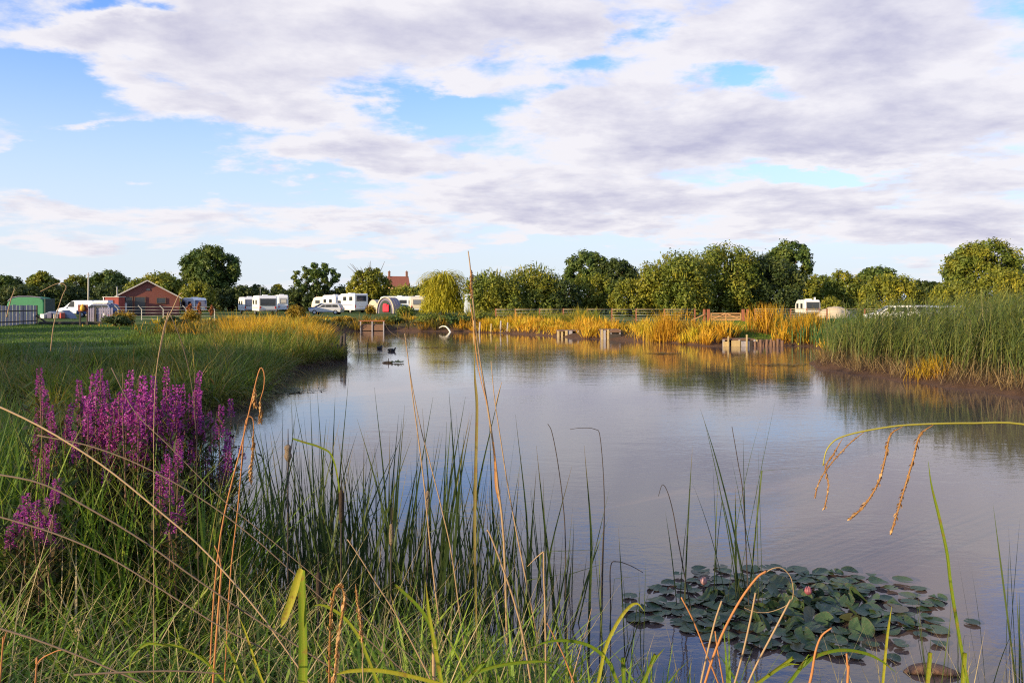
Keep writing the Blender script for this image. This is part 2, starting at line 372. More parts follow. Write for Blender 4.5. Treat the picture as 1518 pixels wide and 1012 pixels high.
def tussocks(Ct, per, L, W, spread, rng, bend=(.2, 1.3), nseg=4, fan=.6, r=None):
    """clumps of blades fanning out from each centre; L = blade length of each clump"""
    i = np.repeat(np.arange(len(Ct)), per); n = len(i); a = rng.uniform(0, 6.283, n); q = np.sqrt(rng.random(n)); sp = (spread*rng.uniform(.5, 1.3, len(Ct)))[i]
    P = Ct[i]+np.stack([np.cos(a)*q*sp, np.sin(a)*q*sp, np.zeros(n)], 1); P[:, 2] = np.maximum(P[:, 2], ground_z(P[:, 0], P[:, 1])-.02)
    hue = np.clip(rng.random(len(Ct))[i]*.7+rng.random(n)*.3, 0, 1) if r is None else rng.uniform(*r, n)
    return ribbons(P, L[i]*rng.uniform(.55, 1.1, n), a+rng.normal(0, .5, n), fan*q*rng.uniform(.3, 1.2, n), rng.uniform(*bend, n), rng.uniform(*W, n), nseg, rng, r=hue)
def join(*parts):
    V, Q, D = [], [], []; n = 0
    for v, q, d_ in parts: V.append(v); Q.append(q+n); D.append(d_); n += len(v)
    return np.concatenate(V), np.concatenate(Q), np.concatenate(D)
def scatter(rng, n, box, cond):
    """n points in the box where cond(x, y, distance to the shore) holds"""
    X = np.zeros(0); Yy = np.zeros(0)
    for _ in range(60):
        x = rng.uniform(box[0], box[1], n*2); y = rng.uniform(box[2], box[3], n*2); k = cond(x, y, sdf(x, y))
        X = np.append(X, x[k]); Yy = np.append(Yy, y[k])
        if len(X) >= n: break
    X, Yy = X[:n], Yy[:n]
    return np.stack([X, Yy, ground_z(X, Yy)-.02], 1)
def smooth_noise(x, y, k, seed=0):
    return .5+.25*(np.sin(x*k+seed)+np.sin(y*k*1.13+seed*2.1))*.7+.3*np.sin((x+y)*k*.61+seed)*np.sin((x-y)*k*.83+1.7*seed)
# ---------------------------------------------------------------- trees
LF = dict(
 oak=leaf_mat('oak_leaves', [(0, (.032, .066, .016)), (.5, (.068, .115, .026)), (1, (.125, .17, .04))], trans=.25, patch=(1.35, 1.1, .8)),
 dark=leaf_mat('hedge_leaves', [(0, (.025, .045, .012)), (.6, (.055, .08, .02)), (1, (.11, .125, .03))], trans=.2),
 bush=leaf_mat('sallow_leaves', [(0, (.07, .105, .018)), (.5, (.14, .18, .028)), (1, (.26, .27, .045))], trans=.3, patch=(1.35, 1.08, .7)),
 olive=leaf_mat('olive_leaves', [(0, (.085, .11, .016)), (.5, (.18, .20, .026)), (1, (.33, .315, .04))], trans=.3, patch=(1.18, 1.04, .8)),
 yellow=leaf_mat('yellow_willow_leaves', [(0, (.22, .23, .016)), (.5, (.40, .37, .03)), (1, (.55, .48, .05))], trans=.4),
 golden=leaf_mat('golden_leaves', [(0, (.16, .11, .012)), (.5, (.30, .20, .022)), (1, (.45, .31, .04))], trans=.35),
 rust=leaf_mat('rust_seeds', [(0, (.20, .06, .02)), (1, (.42, .14, .04))], trans=.2),
)
def unit(rng, n):
    v = rng.normal(size=(n, 3)); return v/np.linalg.norm(v, axis=1)[:, None]
def leaves(rng, clumps, n, size, hang=0., up=.35):
    """clumps: (x, y, z, rx, ry, rz); leaf rhombs gathered in them, denser towards the outside"""
    B = np.array(clumps, float); w = B[:, 3]*B[:, 4]; w = w*rng.uniform(.6, 1.3, len(B)); c = np.maximum(6, n*w/w.sum()).astype(int)
    i = np.repeat(np.arange(len(B)), c); N = len(i)
    d_ = unit(rng, N); rad = rng.random(N)**.42
    P = B[i, :3]+d_*rad[:, None]*B[i, 3:6]*(1+.25*rng.normal(size=(N, 1))*(rng.random((N, 1)) < .3))
    Nn = d_*.9+np.array([0, 0, up])+rng.normal(size=(N, 3))*.55; Nn /= np.linalg.norm(Nn, axis=1)[:, None]
    t = np.cross(Nn, rng.normal(size=(N, 3))); t /= np.linalg.norm(t, axis=1)[:, None]; bt = np.cross(Nn, t)
    if hang:
        t = t*(1-hang)+np.array([0, 0, -1.])*hang; t /= np.linalg.norm(t, axis=1)[:, None]
        bt = np.cross(Nn, t); bt /= np.linalg.norm(bt, axis=1)[:, None]+1e-6
    sz = size*rng.uniform(.5, 1.35, N)[:, None]
    V = np.stack([P-t*sz, P-bt*sz*.55+Nn*sz*.12, P+t*sz, P+bt*sz*.55+Nn*sz*.12], 1).reshape(-1, 3)
    cl = np.clip(rng.normal(.45, .16, len(B)), 0, 1)[i]; r = np.clip(cl+rng.normal(0, .16, N), 0, 1)
    dat = np.stack([np.repeat(r, 4), np.tile([0, .5, 1, .5], N), np.repeat(rng.random(N), 4)], 1)
    return V, np.arange(N*4).reshape(-1, 4), dat
def tree_blobs(kind, H, Wd, rng):
    r = Wd/2; out = []
    L = unit(rng, 9); am = rng.uniform(-.34, .20, 9)
    def f(d): return 1+float(sum(a*max(0, float(np.dot(d, l)))**3 for a, l in zip(am, L)))
    K = dict(oak=95, sparse=52, bush=120)[kind]
    for k in range(K):
        zc = 1-2*(k+.5)/K; a = k*2.39996+rng.uniform(-.35, .35); q = math.sqrt(1-zc*zc); d = np.array([math.cos(a)*q, math.sin(a)*q, zc]); m = f(d)*(.86 if k % 4 else rng.uniform(.35, .75))*rng.uniform(.9, 1.06)
        if kind == 'oak':
            x, y, z = d[0]*r*m, d[1]*r*m*.92, H*.56+d[2]*m*(H*.44 if zc > 0 else H*.34); s = rng.uniform(.15, .25)*r
            if zc < -.75: continue
        elif kind == 'sparse':
            x, y, z = d[0]*r*m, d[1]*r*m, H*.60+d[2]*m*(H*.38 if zc > 0 else H*.30); s = rng.uniform(.10, .17)*r
        else:
            if zc < -.62: continue
            w_ = max(q, .86)/q if zc < 0 else 1.; x, y, z = d[0]*r*m*w_*1.05, d[1]*r*m*w_, H*.34+d[2]*m*(H*.69 if zc > 0 else H*.46); s = rng.uniform(.16, .25)*min(r, H*.8)
        out.append((x, y, max(z, s*.5), s, s, s*(.85 if kind != 'bush' else 1.15)))
    return out
TREES = []
def tree(name, label, px, top, Y, wpx, kind, leafkind, n, size, seed, cat='tree', trunk=True, group=None, zbase=None, bare=0, X=None, H=None, Wd=None, mat=None):
    rng = np.random.default_rng(seed)
    x = xat(px, Y) if X is None else X; zb = gz(x, Y) if zbase is None else zbase
    H = (HY-top)*Y/F_PX+EYE-zb if H is None else H; Wd = wpx*Y/F_PX if Wd is None else Wd
    t = thing(name, label, cat, (x, Y, zb-.05), 0, group)
    bl = tree_blobs(kind, H, Wd, rng)
    V, Q, D = leaves(rng, bl, int(n*2.2), size*.64)
    if kind == 'bush':                                              # upright shoots break the outline
        k = int(60+n*.012); a = rng.uniform(0, 6.28, k); q = np.sqrt(rng.random(k))*.85
        P = np.stack([np.cos(a)*q*Wd/2, np.sin(a)*q*Wd/2, H*(1-.5*q*q)*rng.uniform(.80, .95, k)], 1)
        V2, Q2, D2 = ribbons(P, H*rng.uniform(.05, .11, k), a, rng.uniform(0, .4, k), rng.uniform(-.2, .4, k), np.full(k, size*.55), 2, rng)
        V, Q, D = join((V, Q, D), (V2, Q2, D2*[1, 0, 1]))
    V[:, 2] = np.maximum(V[:, 2], .03)
    put('crown', raw_mesh('crown', V, Q, mat or LF[leafkind], D), t)
    K_ = min(len(bl), 48); m = MB(); tr = max(.06, H*.022)
    split = H*(.30 if kind in ('oak', 'sparse') else .12)
    m.tube(spline([(0, 0, -.1), (tr*.3, 0, split*.5), (0, tr*.3, split), (tr, 0, H*.62)], 7), [tr*1.35, tr*1.1, tr, tr*.9, tr*.7, tr*.5, tr*.25], 8)
    for b in bl[2:K_:3]:
        e = Vector(b[:3]); s = Vector((0, 0, split*rng.uniform(.8, 1.15)))
        mid = s.lerp(e, .5)+Vector((0, 0, -.04*H*rng.random()))
        m.tube(spline([s, mid, e], 5), [tr*.5, tr*.42, tr*.32, tr*.22, tr*.1], 6)
    for i in range(bare):
        a = rng.uniform(0, 6.28); s = Vector((math.cos(a)*Wd*.15, math.sin(a)*Wd*.15, H*.7)); e = Vector((math.cos(a)*Wd*.42+rng.normal()*.3, math.sin(a)*Wd*.3, H*rng.uniform(1.0, 1.17)))
        m.tube(spline([s, s.lerp(e, .5)+Vector((.2, 0, .1)), e], 5), [.07, .06, .05, .04, .025], 5)
    m.build('trunk', MT['bark'], t)
    TREES.append(t); return t
# columns: label, photo column, top row, distance, width in pixels, kind, leaves, count, leaf size, seed
T = tree
T('oak_tree', 'big dark oak rising highest behind the field, right of the brick building', 312, 363, 150, 94, 'oak', 'oak', 9000, .42, 3)
T('field_tree', 'dark open crowned tree with sky showing through, behind the silver estate car', 470, 379, 140, 74, 'sparse', 'oak', 2000, .44, 9)
T('yellow_tree', 'yellow green tree with bare twigs sticking out of its top, left of the farmhouse', 545, 397, 135, 66, 'oak', 'olive', 3600, .36, 12, bare=9)
T('round_tree', 'pale topped round tree above the green trailer tent', 60, 400, 150, 50, 'oak', 'bush', 3000, .4, 21)
T('oak_tree', 'dark rounded oak just right of the utility pole', 163, 402, 165, 72, 'oak', 'oak', 4200, .45, 22)
T('field_tree', 'ragged little tree just left of the utility pole', 110, 406, 150, 42, 'oak', 'bush', 2200, .38, 23)
T('field_tree', 'dark tree at the far left edge of the hedgerow', 6, 406, 150, 62, 'oak', 'oak', 3200, .42, 24)
T('olive_tree', 'sunlit olive tree spreading behind the brick building roof', 236, 401, 138, 96, 'oak', 'bush', 5200, .40, 25)
T('olive_shrub', 'yellowish shrub in front of the big oak, right of the brick building', 292, 412, 132, 56, 'bush', 'olive', 3000, .34, 26, cat='shrub')
T('field_tree', 'dark small tree on the right flank of the big oak', 358, 424, 142, 48, 'oak', 'dark', 2600, .38, 27)
T('field_tree', 'small pointed dark tree between the big oak and the yellow topped sapling', 379, 423, 152, 26, 'oak', 'dark', 1400, .36, 28)
T('sapling', 'small yellow topped sapling above the largest caravan', 413, 416, 150, 24, 'oak', 'olive', 1300, .34, 29)
T('olive_shrub', 'broad olive shrub below the farmhouse roof', 604, 417, 132, 70, 'bush', 'bush', 3600, .36, 30, cat='shrub')
T('olive_shrub', 'olive shrub between the farmhouse and the weeping willow', 634, 412, 140, 50, 'bush', 'olive', 2600, .36, 31, cat='shrub')
HL = ['behind the green trailer tent', 'behind the pale van', 'between the red shed and the utility pole', 'behind the caravan with the blue window', 'below the big oak', 'behind the two caravans with large front windows',
      'behind the silver estate car', 'behind the white motorhome', 'behind the domed tent', 'behind the brick building']
for i, (px, top, wp) in enumerate([(30, 424, 74), (100, 424, 66), (158, 424, 62), (285, 432, 60), (338, 428, 66), (396, 430, 64), (455, 427, 76), (516, 428, 66), (574, 431, 60), (222, 424, 80)]):
    T('hedgerow_bush', 'dark hedgerow bush '+HL[i], px, top-3, 141+(i % 3)*2, wp*1.5, 'bush', 'dark', 4200, .40, 40+i, cat='hedge', group='dark hedgerow behind the field')
T('sallow_bush', 'bushy sallow just right of the weeping willow', 732, 394, 102, 104, 'bush', 'bush', 6500, .28, 60, cat='bush')
T('sallow_bush', 'tall sallow with a spiky dark top, left of the twin crowned oak', 794, 388, 106, 122, 'bush', 'bush', 7500, .28, 61, cat='bush')
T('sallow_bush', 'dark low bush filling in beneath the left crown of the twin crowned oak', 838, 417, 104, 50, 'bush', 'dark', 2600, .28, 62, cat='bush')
T('oak_tree', 'left and taller of the two touching dark oaks in the middle', 871, 370, 170, 74, 'oak', 'oak', 5200, .46, 63)
T('oak_tree', 'right and lower of the two touching dark oaks in the middle', 914, 379, 166, 70, 'oak', 'dark', 5200, .46, 64)
T('olive_bush', 'rounded olive bush in front of the two touching oaks', 884, 405, 112, 72, 'bush', 'bush', 4200, .30, 65, cat='bush')
T('golden_bush', 'low yellow bush at the left foot of the huge sallow mound', 938, 416, 92, 66, 'bush', 'olive', 4000, .24, 66, cat='bush')
T('sallow_bush', 'left sunlit dome of the huge sallow mound behind the gate', 1000, 373, 92, 134, 'bush', 'bush', 11000, .26, 67, cat='bush')
T('sallow_bush', 'middle dome of the huge sallow mound, straight above the gate', 1068, 366, 97, 136, 'bush', 'bush', 11000, .27, 68, cat='bush')
T('sallow_bush', 'shaded right dome of the huge sallow mound, left of the white campervan', 1130, 371, 98, 120, 'bush', 'dark', 9500, .27, 69, cat='bush')  # shade of this side put into the colour with darker leaves
T('oak_tree', 'dark oak standing up behind the right end of the huge sallow mound', 1158, 354, 116, 84, 'oak', 'oak', 7000, .36, 70)
T('field_tree', 'spreading tree just above the white campervan', 1216, 408, 130, 70, 'oak', 'bush', 3600, .36, 71)
T('olive_bush', 'olive bush behind the gravel heap', 1258, 404, 104, 66, 'bush', 'bush', 4200, .28, 72, cat='bush')
T('field_tree', 'round topped tree standing above the bushes right of the gravel heap', 1300, 391, 134, 62, 'oak', 'oak', 3600, .38, 73)
T('olive_bush', 'bright yellow green bush in the middle behind the reed bed', 1322, 404, 88, 84, 'bush', 'olive', 6000, .24, 74, cat='bush')
T('field_tree', 'low dark tree left of the lone oak on the right', 1376, 410, 120, 54, 'oak', 'dark', 2600, .34, 75)
T('oak_tree', 'lone spreading oak on the right, above the reed bed', 1456, 354, 106, 120, 'oak', 'bush', 9000, .32, 76)
T('golden_bush', 'yellow bush below the left side of the lone oak', 1414, 411, 84, 84, 'bush', 'olive', 5500, .23, 77, cat='bush')
T('golden_bush', 'yellow bush below the right side of the lone oak', 1492, 404, 82, 88, 'bush', 'olive', 6000, .23, 78, cat='bush')
T('field_tree', 'dark tree cut by the right edge beside the lone oak', 1522, 388, 116, 50, 'oak', 'oak', 2600, .34, 79)
T('low_bush', 'low bush between the white campervan and the gravel heap', 1232, 440, 96, 40, 'bush', 'olive', 1800, .22, 80, cat='bush')
def willow():
    rng = np.random.default_rng(5); Y = 105; x = xat(657, Y); zb = gz(x, Y); H = (HY-407)*Y/F_PX+EYE-zb; r = 64*Y/F_PX/2
    t = thing('willow_tree', 'bright yellow weeping willow with hanging branches beside the round caravan', 'tree', (x, Y, zb-.05))
    parts = []
    for lay in range(3):
        k = 420; a = rng.uniform(0, 6.28, k); q = np.sqrt(rng.uniform(0, 1, k)); z0 = H*(.90-.24*lay)-H*.24*q*q
        P = np.stack([np.cos(a)*q*r*(.62+.12*lay), np.sin(a)*q*r*(.62+.12*lay), z0], 1); L = np.minimum(z0*rng.uniform(.4, .95, k), H*.62)
        parts.append(ribbons(P, L, a, rng.uniform(.1, .8, k), rng.uniform(2.4, 3.0, k), np.full(k, .11), 5, rng))
        for _ in range(6):
            s = rng.uniform(.1, .95, k); PP = P+np.stack([np.cos(a)*.45, np.sin(a)*.45, .35-L*s], 1)+rng.normal(size=(k, 3))*.2
            parts.append(ribbons(PP, rng.uniform(.3, .7, k), rng.uniform(0, 6.28, k), rng.uniform(2.2, 3.1, k), np.zeros(k), np.full(k, .17), 1, rng))
    V, Q, D = join(*parts); V[:, 2] = np.maximum(V[:, 2], .1)
    put('crown', raw_mesh('crown', V, Q, LF['yellow'], D), t)
    m = MB(); m.tube(spline([(0, 0, -.1), (.1, 0, H*.4), (0, .1, H*.8)], 6), [.3, .27, .24, .2, .14, .07], 8)
    for i in range(6): a = i*1.05; m.tube(spline([(0, 0, H*.45), (math.cos(a)*r*.35, math.sin(a)*r*.35, H*.85), (math.cos(a)*r*.6, math.sin(a)*r*.6, H*.72)], 5), [.12, .1, .08, .06, .03], 5)
    m.build('trunk', MT['bark'], t)
willow()
# trees left of the frame: low evening sun, their shade lies on the near bank, the lawn and the right reed bed
def sunline(a, p): return (-.8*a+.6*p, -.6*a-.8*p)
for i, (a, p, H, Wd, kind, lab) in enumerate([
  (9, -6.8, 3.0, 4.0, 'bush', 'hawthorn bush left of the camera, shading the purple flowers'),
  (9.5, -4.1, 2.4, 2.8, 'bush', 'lower hawthorn bush left of the camera, shading the near reeds'),
  (17, -9.5, 9.5, 7.5, 'oak', 'field maple left of the camera, shading the near end of the reed bed'),
  (16, -15, 10.5, 8.5, 'oak', 'field maple left of the camera, shading the far end of the reed bed'),
  (20, -23, 8.2, 9, 'oak', 'oak beyond the left edge, shading the tall grass bank'),
  (20, -36, 8.9, 8, 'oak', 'oak beyond the left edge, shading the foot of the peninsula'),
  (20, -30, 8.0, 8, 'oak', 'third oak beyond the left edge, between the other two, shading the grass bank'),
  (12, -46, 5.4, 10, 'bush', 'bushy oak beyond the left edge, shading the near lawn'),
  (14, -57, 7.2, 12, 'bush', 'bushy oak beyond the left edge, shading the timber fence')]):
    X, Y = sunline(a, p)
    T('shade_tree', lab, 0, 0, Y, 0, kind, 'oak', 1500 if H < 6 else 5200, .26 if H < 6 else .34, 100+i, X=X, H=H, Wd=Wd)
# ---------------------------------------------------------------- buildings
def brick_building():
    Y = 100; w = 7.5; x = xat(218.5, Y); zb = gz(x, Y); eave = (HY-440)*Y/F_PX+EYE-zb; rid = (HY-415.5)*Y/F_PX+EYE-zb; Lb = 9
    t = thing('brick_building', 'low red brick building with its gable end facing the pond', 'building', (x, Y, zb), R(23))
    h = w/2; m = MB(); m.prism([(-h, -.2), (h, -.2), (h, eave), (0, rid-.12), (-h, eave)], 0, Lb); m.build('wall', MT['brick'], t)
    for s in (-1, 1):
        a = math.atan2(rid-eave, h); ln = math.hypot(h, rid-eave)+.35
        q = MB(); q.prism([(0, 0), (ln, 0), (ln, .12), (0, .12)], -.3, Lb+.3)
        bmesh.ops.transform(q.bm, matrix=Matrix.Translation((0, 0, rid-.08)) @ (Matrix.Identity(4) if s > 0 else Matrix.Diagonal((-1, 1, 1, 1))) @ Matrix.Rotation(a, 4, 'Y'), verts=q.bm.verts)
        q.build('roof_slope', MT['slate'], t)
        f = MB(); f.bar((0, -.34, rid-.02), (s*(h+.3), -.34, rid-.02-(h+.3)*math.tan(a)), .05, .15); f.build('fascia', MT['fascia'], t)
    for dx, wd in ((-2.25, 1.05), (-.85, 1.1)):
        d_ = MB().box((dx, -.02, 1.15), (wd, .10, 2.2)).build('doorway', MT['glass'], t)
        MB().box((dx-wd/2-.05, -.05, 1.15), (.09, .1, 2.2)).box((dx+wd/2+.05, -.05, 1.15), (.09, .1, 2.2)).box((dx, -.05, 2.3), (wd+.2, .1, .1)).build('frame', MT['wood_brown'], d_)
    MB().box((-2.5, -.10, 1.0), (.35, .04, 1.1)).build('notice_board', MT['white_paint'], t)
    wi = MB().box((1.6, -.02, 1.85), (.95, .08, .62)).build('window', MT['glass'], t)
    MB().box((1.6, -.05, 1.5), (1.15, .14, .07)).box((1.6, -.05, 2.2), (1.1, .1, .08)).box((1.08, -.05, 1.85), (.07, .1, .62)).box((2.12, -.05, 1.85), (.07, .1, .62)).build('frame', MT['wood_brown'], wi)
    MB().box((.1, -.02, 3.25), (.42, .08, .26)).build('vent', MT['glass'], t)
    MB().tube([(h+.12, -.1, -.1), (h+.12, -.1, eave-.1)], .05).build('drainpipe', MT['glass'], t)
brick_building()
def farmhouse():
    Y = 250; x = xat(590, Y); zb = .8
    t = thing('farmhouse', 'distant farmhouse with a red tiled roof and two chimneys above the trees', 'house', (x, Y, zb), R(20))
    L, Dp, ev, rd = 6.3, 5.0, 6.6, (HY-410)*Y/F_PX+EYE-zb
    m = MB(); m.box((0, 0, ev/2), (L, Dp, ev)); m.build('wall', MT['render_cream'], t)
    g_ = MB()
    for sx in (-1, 1):
        q = MB(); q.prism([(-Dp/2, ev), (Dp/2, ev), (0, rd-.1)], -.12, .12)
        bmesh.ops.transform(q.bm, matrix=Matrix.Translation((sx*(L/2-.13), 0, 0)) @ Matrix.Rotation(R(90), 4, 'Z'), verts=q.bm.verts); q.build('gable_wall', MT['render_cream'], t)
    for s in (-1, 1):
        a = math.atan2(rd-ev, Dp/2); q = MB(); ln = math.hypot(Dp/2, rd-ev)+.3
        q.box((0, s*(Dp/4+.1), (ev+rd)/2-.05), (L+.4, ln, .14), tilt=Matrix.Rotation(-s*a, 4, 'X')); q.build('roof_slope', MT['roof_tile'], t)
    for sx in (-1, 1):
        MB().box((sx*(L/2-.35), 0, rd+.45), (.6, .75, 2.3)).box((sx*(L/2-.35), 0, rd+1.5), (.75, .9, .18)).tube([(sx*(L/2-.35), 0, rd+1.5), (sx*(L/2-.35), 0, rd+1.95)], .14).build('chimney', MT['chimney'], t)
    for dx in (-1.6, 1.6): MB().box((dx, -Dp/2-.02, 4.8), (.9, .1, 1.2)).build('window', MT['glass'], t)
farmhouse()
def red_shed():
    Y = 96; x = xat(164.5, Y); zb = gz(x, Y); w = 22*Y/F_PX; h = (HY-440.5)*Y/F_PX+EYE-zb
    t = thing('red_shed', 'small flat roofed red cabin with a dark hatch, left of the brick building', 'cabin', (x, Y, zb), R(6))
    MB().box((0, 1, h/2), (w, 2, h), bev=.03).build('wall', MT['red_paint'], t)
    MB().box((0, 1, h+.04), (w+.15, 2.2, .08)).build('roof', MT['fascia'], t)
    a = MB().box((-.15, -.02, h*.68), (.95, .06, .75)).build('hatch', MT['dark_red'], t)
    MB().tube([(-.1, -.06, h*.62), (-.1, -.18, h*.66)], .13).build('lamp', MT['clear_light'], t)
    MB().box((-w/2+.05, -.03, h/2), (.1, .08, h)).build('corner_trim', MT['white_paint'], t)
red_shed()
# ---------------------------------------------------------------- vehicles
def wheel(parent, x, y, r=.33, w=.2):
    t = MB().disc((x, y, r), r, w).build('wheel', MT['rubber'], parent)
    s = -1 if y < 0 else 1
    MB().disc((x, y+s*(w/2-.02), r), r*.58, .06, n=12).build('hubcap', MT['silver'], t)
def caravan(label, px, Y, rotz, L=5., Wd=2.25, H=2.6, paint='white_paint', win='blue_glass', big=True, rear='flat', cat='caravan', name='caravan', aerial=False, stripe=None):
    x = xat(px, Y); t = thing(name, label, cat, (x, Y, gz(x, Y)), rotz)
    b = .5; l = L/2
    prof = [(-l+.12, b), (-l, b+.5), (-l+.06, H-.35), (-l+.3, H-.05), (-l+.6, H), (l-1., H), (l-.5, H-.15), (l-.1, 1.5), (l, b+.4), (l-.15, b)]
    if rear == 'round': prof = [(-l+.15, b), (-l, b+.45), (-l+.02, H-.95), (-l+.22, H-.45), (-l+.65, H-.12), (-l+1.3, H), (l-1.3, H), (l-.65, H-.12), (l-.2, H-.5), (l, b+.45), (l-.15, b)]
    m = MB(); m.prism(prof, -Wd/2, Wd/2, bev=.12, seg=3); m.build('body', MT[paint], t)
    fz = H*.66; fh = .78 if big else .55; fw = Wd*(.80 if big else .58)
    wi = MB().box((-l-.0, 0, fz), (.12, fw, fh), bev=.03).build('front_window', MT[win], t)
    fr = MB()
    for s in (-1, 1): fr.box((-l-.03, s*(fw/2+.02), fz), (.10, .05, fh+.1))
    fr.box((-l-.03, 0, fz-fh/2-.03), (.10, fw+.09, .06)).box((-l-.03, 0, fz+fh/2+.03), (.10, fw+.09, .06)); fr.build('frame', MT['grey_plastic'], wi)
    MB().box((-l-.04, 0, .62), (.12, Wd*.92, .16), bev=.03).build('bumper', MT['grey_plastic' if big else 'blue_white'], t)
    for s in (-1, 1): MB().box((-l-.02, s*Wd*.40, .95), (.08, .16, .3), bev=.02).build('tail_light', MT['red_light'], t)
    for s in (-1, 1):
        for cx in (-l*.35, l*.45): MB().box((cx, s*(Wd/2+.01), H*.66), (L*.19, .05, .55), bev=.02).build('side_window', MT['glass'], t)
        MB().box((0, s*(Wd/2+.004), .95), (L*.8, .02, .07)).build('stripe', MT[stripe or 'grey_plastic'], t)
        wheel(t, .2, s*(Wd/2-.12))
    MB().box((l*.1, -Wd/2-.01, 1.42), (.62, .05, 1.7), bev=.02).build('door', MT[paint], t)
    MB().box((-.3, 0, H+.05), (.7, .6, .12), bev=.03).build('roof_vent', MT['white_paint'], t)
    MB().bar((l-.1, 0, .5), (l+.9, 0, .45), .1).build('drawbar', MT['metal'], t)
    if aerial: MB().tube([(.2, .5, H), (.2, .5, H+1.2)], .025).bar((.2, .1, H+1.15), (.2, .9, H+1.15), .03).build('aerial', MT['metal'], t)
    return t
def motorhome():
    Y = 120; x = xat(521, Y); t = thing('motorhome', 'tall white motorhome showing a wide dark rear window, largest vehicle in the field', 'motorhome', (x, Y, gz(x, Y)), R(130))
    L, Wd, H = 6.0, 2.25, 2.92; l = L/2
    MB().prism([(-l, .45), (-l, H-.15), (-l+.15, H), (l-1.9, H), (l-.9, H-.35), (l-.75, H-1.05), (l-1.7, H-1.1), (l-1.7, .45)], -Wd/2, Wd/2, bev=.07).build('body', MT['white_paint'], t)
    MB().prism([(l-1.7, .45), (l-1.7, 2.02), (l-1.25, 2.0), (l-.55, 1.25), (l, 1.05), (l+.05, .5)], -Wd/2+.15, Wd/2-.15, bev=.06).build('cab', MT['white_paint'], t)
    for s in (-1, 1):
        MB().box((l-1.35, s*(Wd/2-.14), 1.6), (.7, .06, .5)).build('cab_window', MT['glass'], t)
        MB().box((.0, s*(Wd/2+.01), 2.15), (1.0, .05, .62), bev=.02).build('side_window', MT['glass'], t)
        MB().box((-1.9, s*(Wd/2+.01), 2.15), (1.0, .05, .62), bev=.02).build('side_window', MT['glass'], t)
        MB().box((-.5, s*(Wd/2+.005), 1.2), (4., .02, .08)).build('stripe', MT['blue_glass'], t)
        wheel(t, -l+1.4, s*(Wd/2-.15), .36); wheel(t, l-.75, s*(Wd/2-.28), .36)
        MB().box((-l-.02, s*1.0, 1.0), (.06, .14, .45), bev=.02).build('tail_light', MT['red_light'], t)
    w_ = MB().box((-l-.01, 0, 2.2), (.08, 1.55, .72), bev=.03).build('rear_window', MT['glass'], t)
    MB().box((-l-.03, 0, 2.6), (.06, 1.65, .05)).box((-l-.03, 0, 1.8), (.06, 1.65, .05)).box((-l-.03, .81, 2.2), (.06, .05, .76)).box((-l-.03, -.81, 2.2), (.06, .05, .76)).build('frame', MT['grey_plastic'], w_)
    MB().box((-l-.05, 0, .62), (.14, 2.2, .22), bev=.03).build('bumper', MT['silver'], t)
    MB().box((-l-.02, 0, 1.0), (.04, .6, .14)).build('number_plate', MT['cream_paint'], t)
    MB().box((0, 0, H+.06), (.8, .8, .12), bev=.03).build('roof_vent', MT['white_paint'], t)
motorhome()
caravan('white caravan with a pale awning door, tucked left behind the white motorhome', 496, 126, R(128), 5.2, 2.25, 2.75, win='pale_glass', big=False)
caravan('low cream roofed caravan, furthest left behind the silver estate car', 484, 133, R(160), 4.6, 2.2, 2.5, paint='cream_paint', win='pale_glass')
caravan('largest white caravan with a wide black window and tall aerial, behind the golden grass', 392, 103, R(117), 5.2, 2.35, 2.5, win='glass', aerial=True)
caravan('white caravan with a lilac grey window, partly hidden behind the largest caravan', 369, 112, R(118), 5., 2.2, 2.4, win='pale_glass')
caravan('small white caravan with a high window just right of the largest caravan', 417, 118, R(114), 4., 1.5, 2.7, win='cream_paint', big=False)
caravan('white caravan with a deep blue window, standing alone right of the brick building', 287, 106, R(138), 4.0, 1.8, 2.2, win='blue_glass', stripe='blue_glass')
caravan('rounded old cream caravan partly behind the weeping willow', 619, 112, R(100), 4.2, 2.35, 2.45, paint='cream_paint', win='pale_glass', rear='round', big=False, name='touring_caravan')
caravan('low lilac roofed caravan behind the domed tent', 590, 124, R(175), 6., 2.2, 2.55, paint='blue_white', win='pale_glass', big=False)
caravan('white campervan with a dark window, right of the huge sallow mound', 1197, 88, R(84), 4.4, 1.65, 1.98, win='glass', cat='campervan', name='campervan')
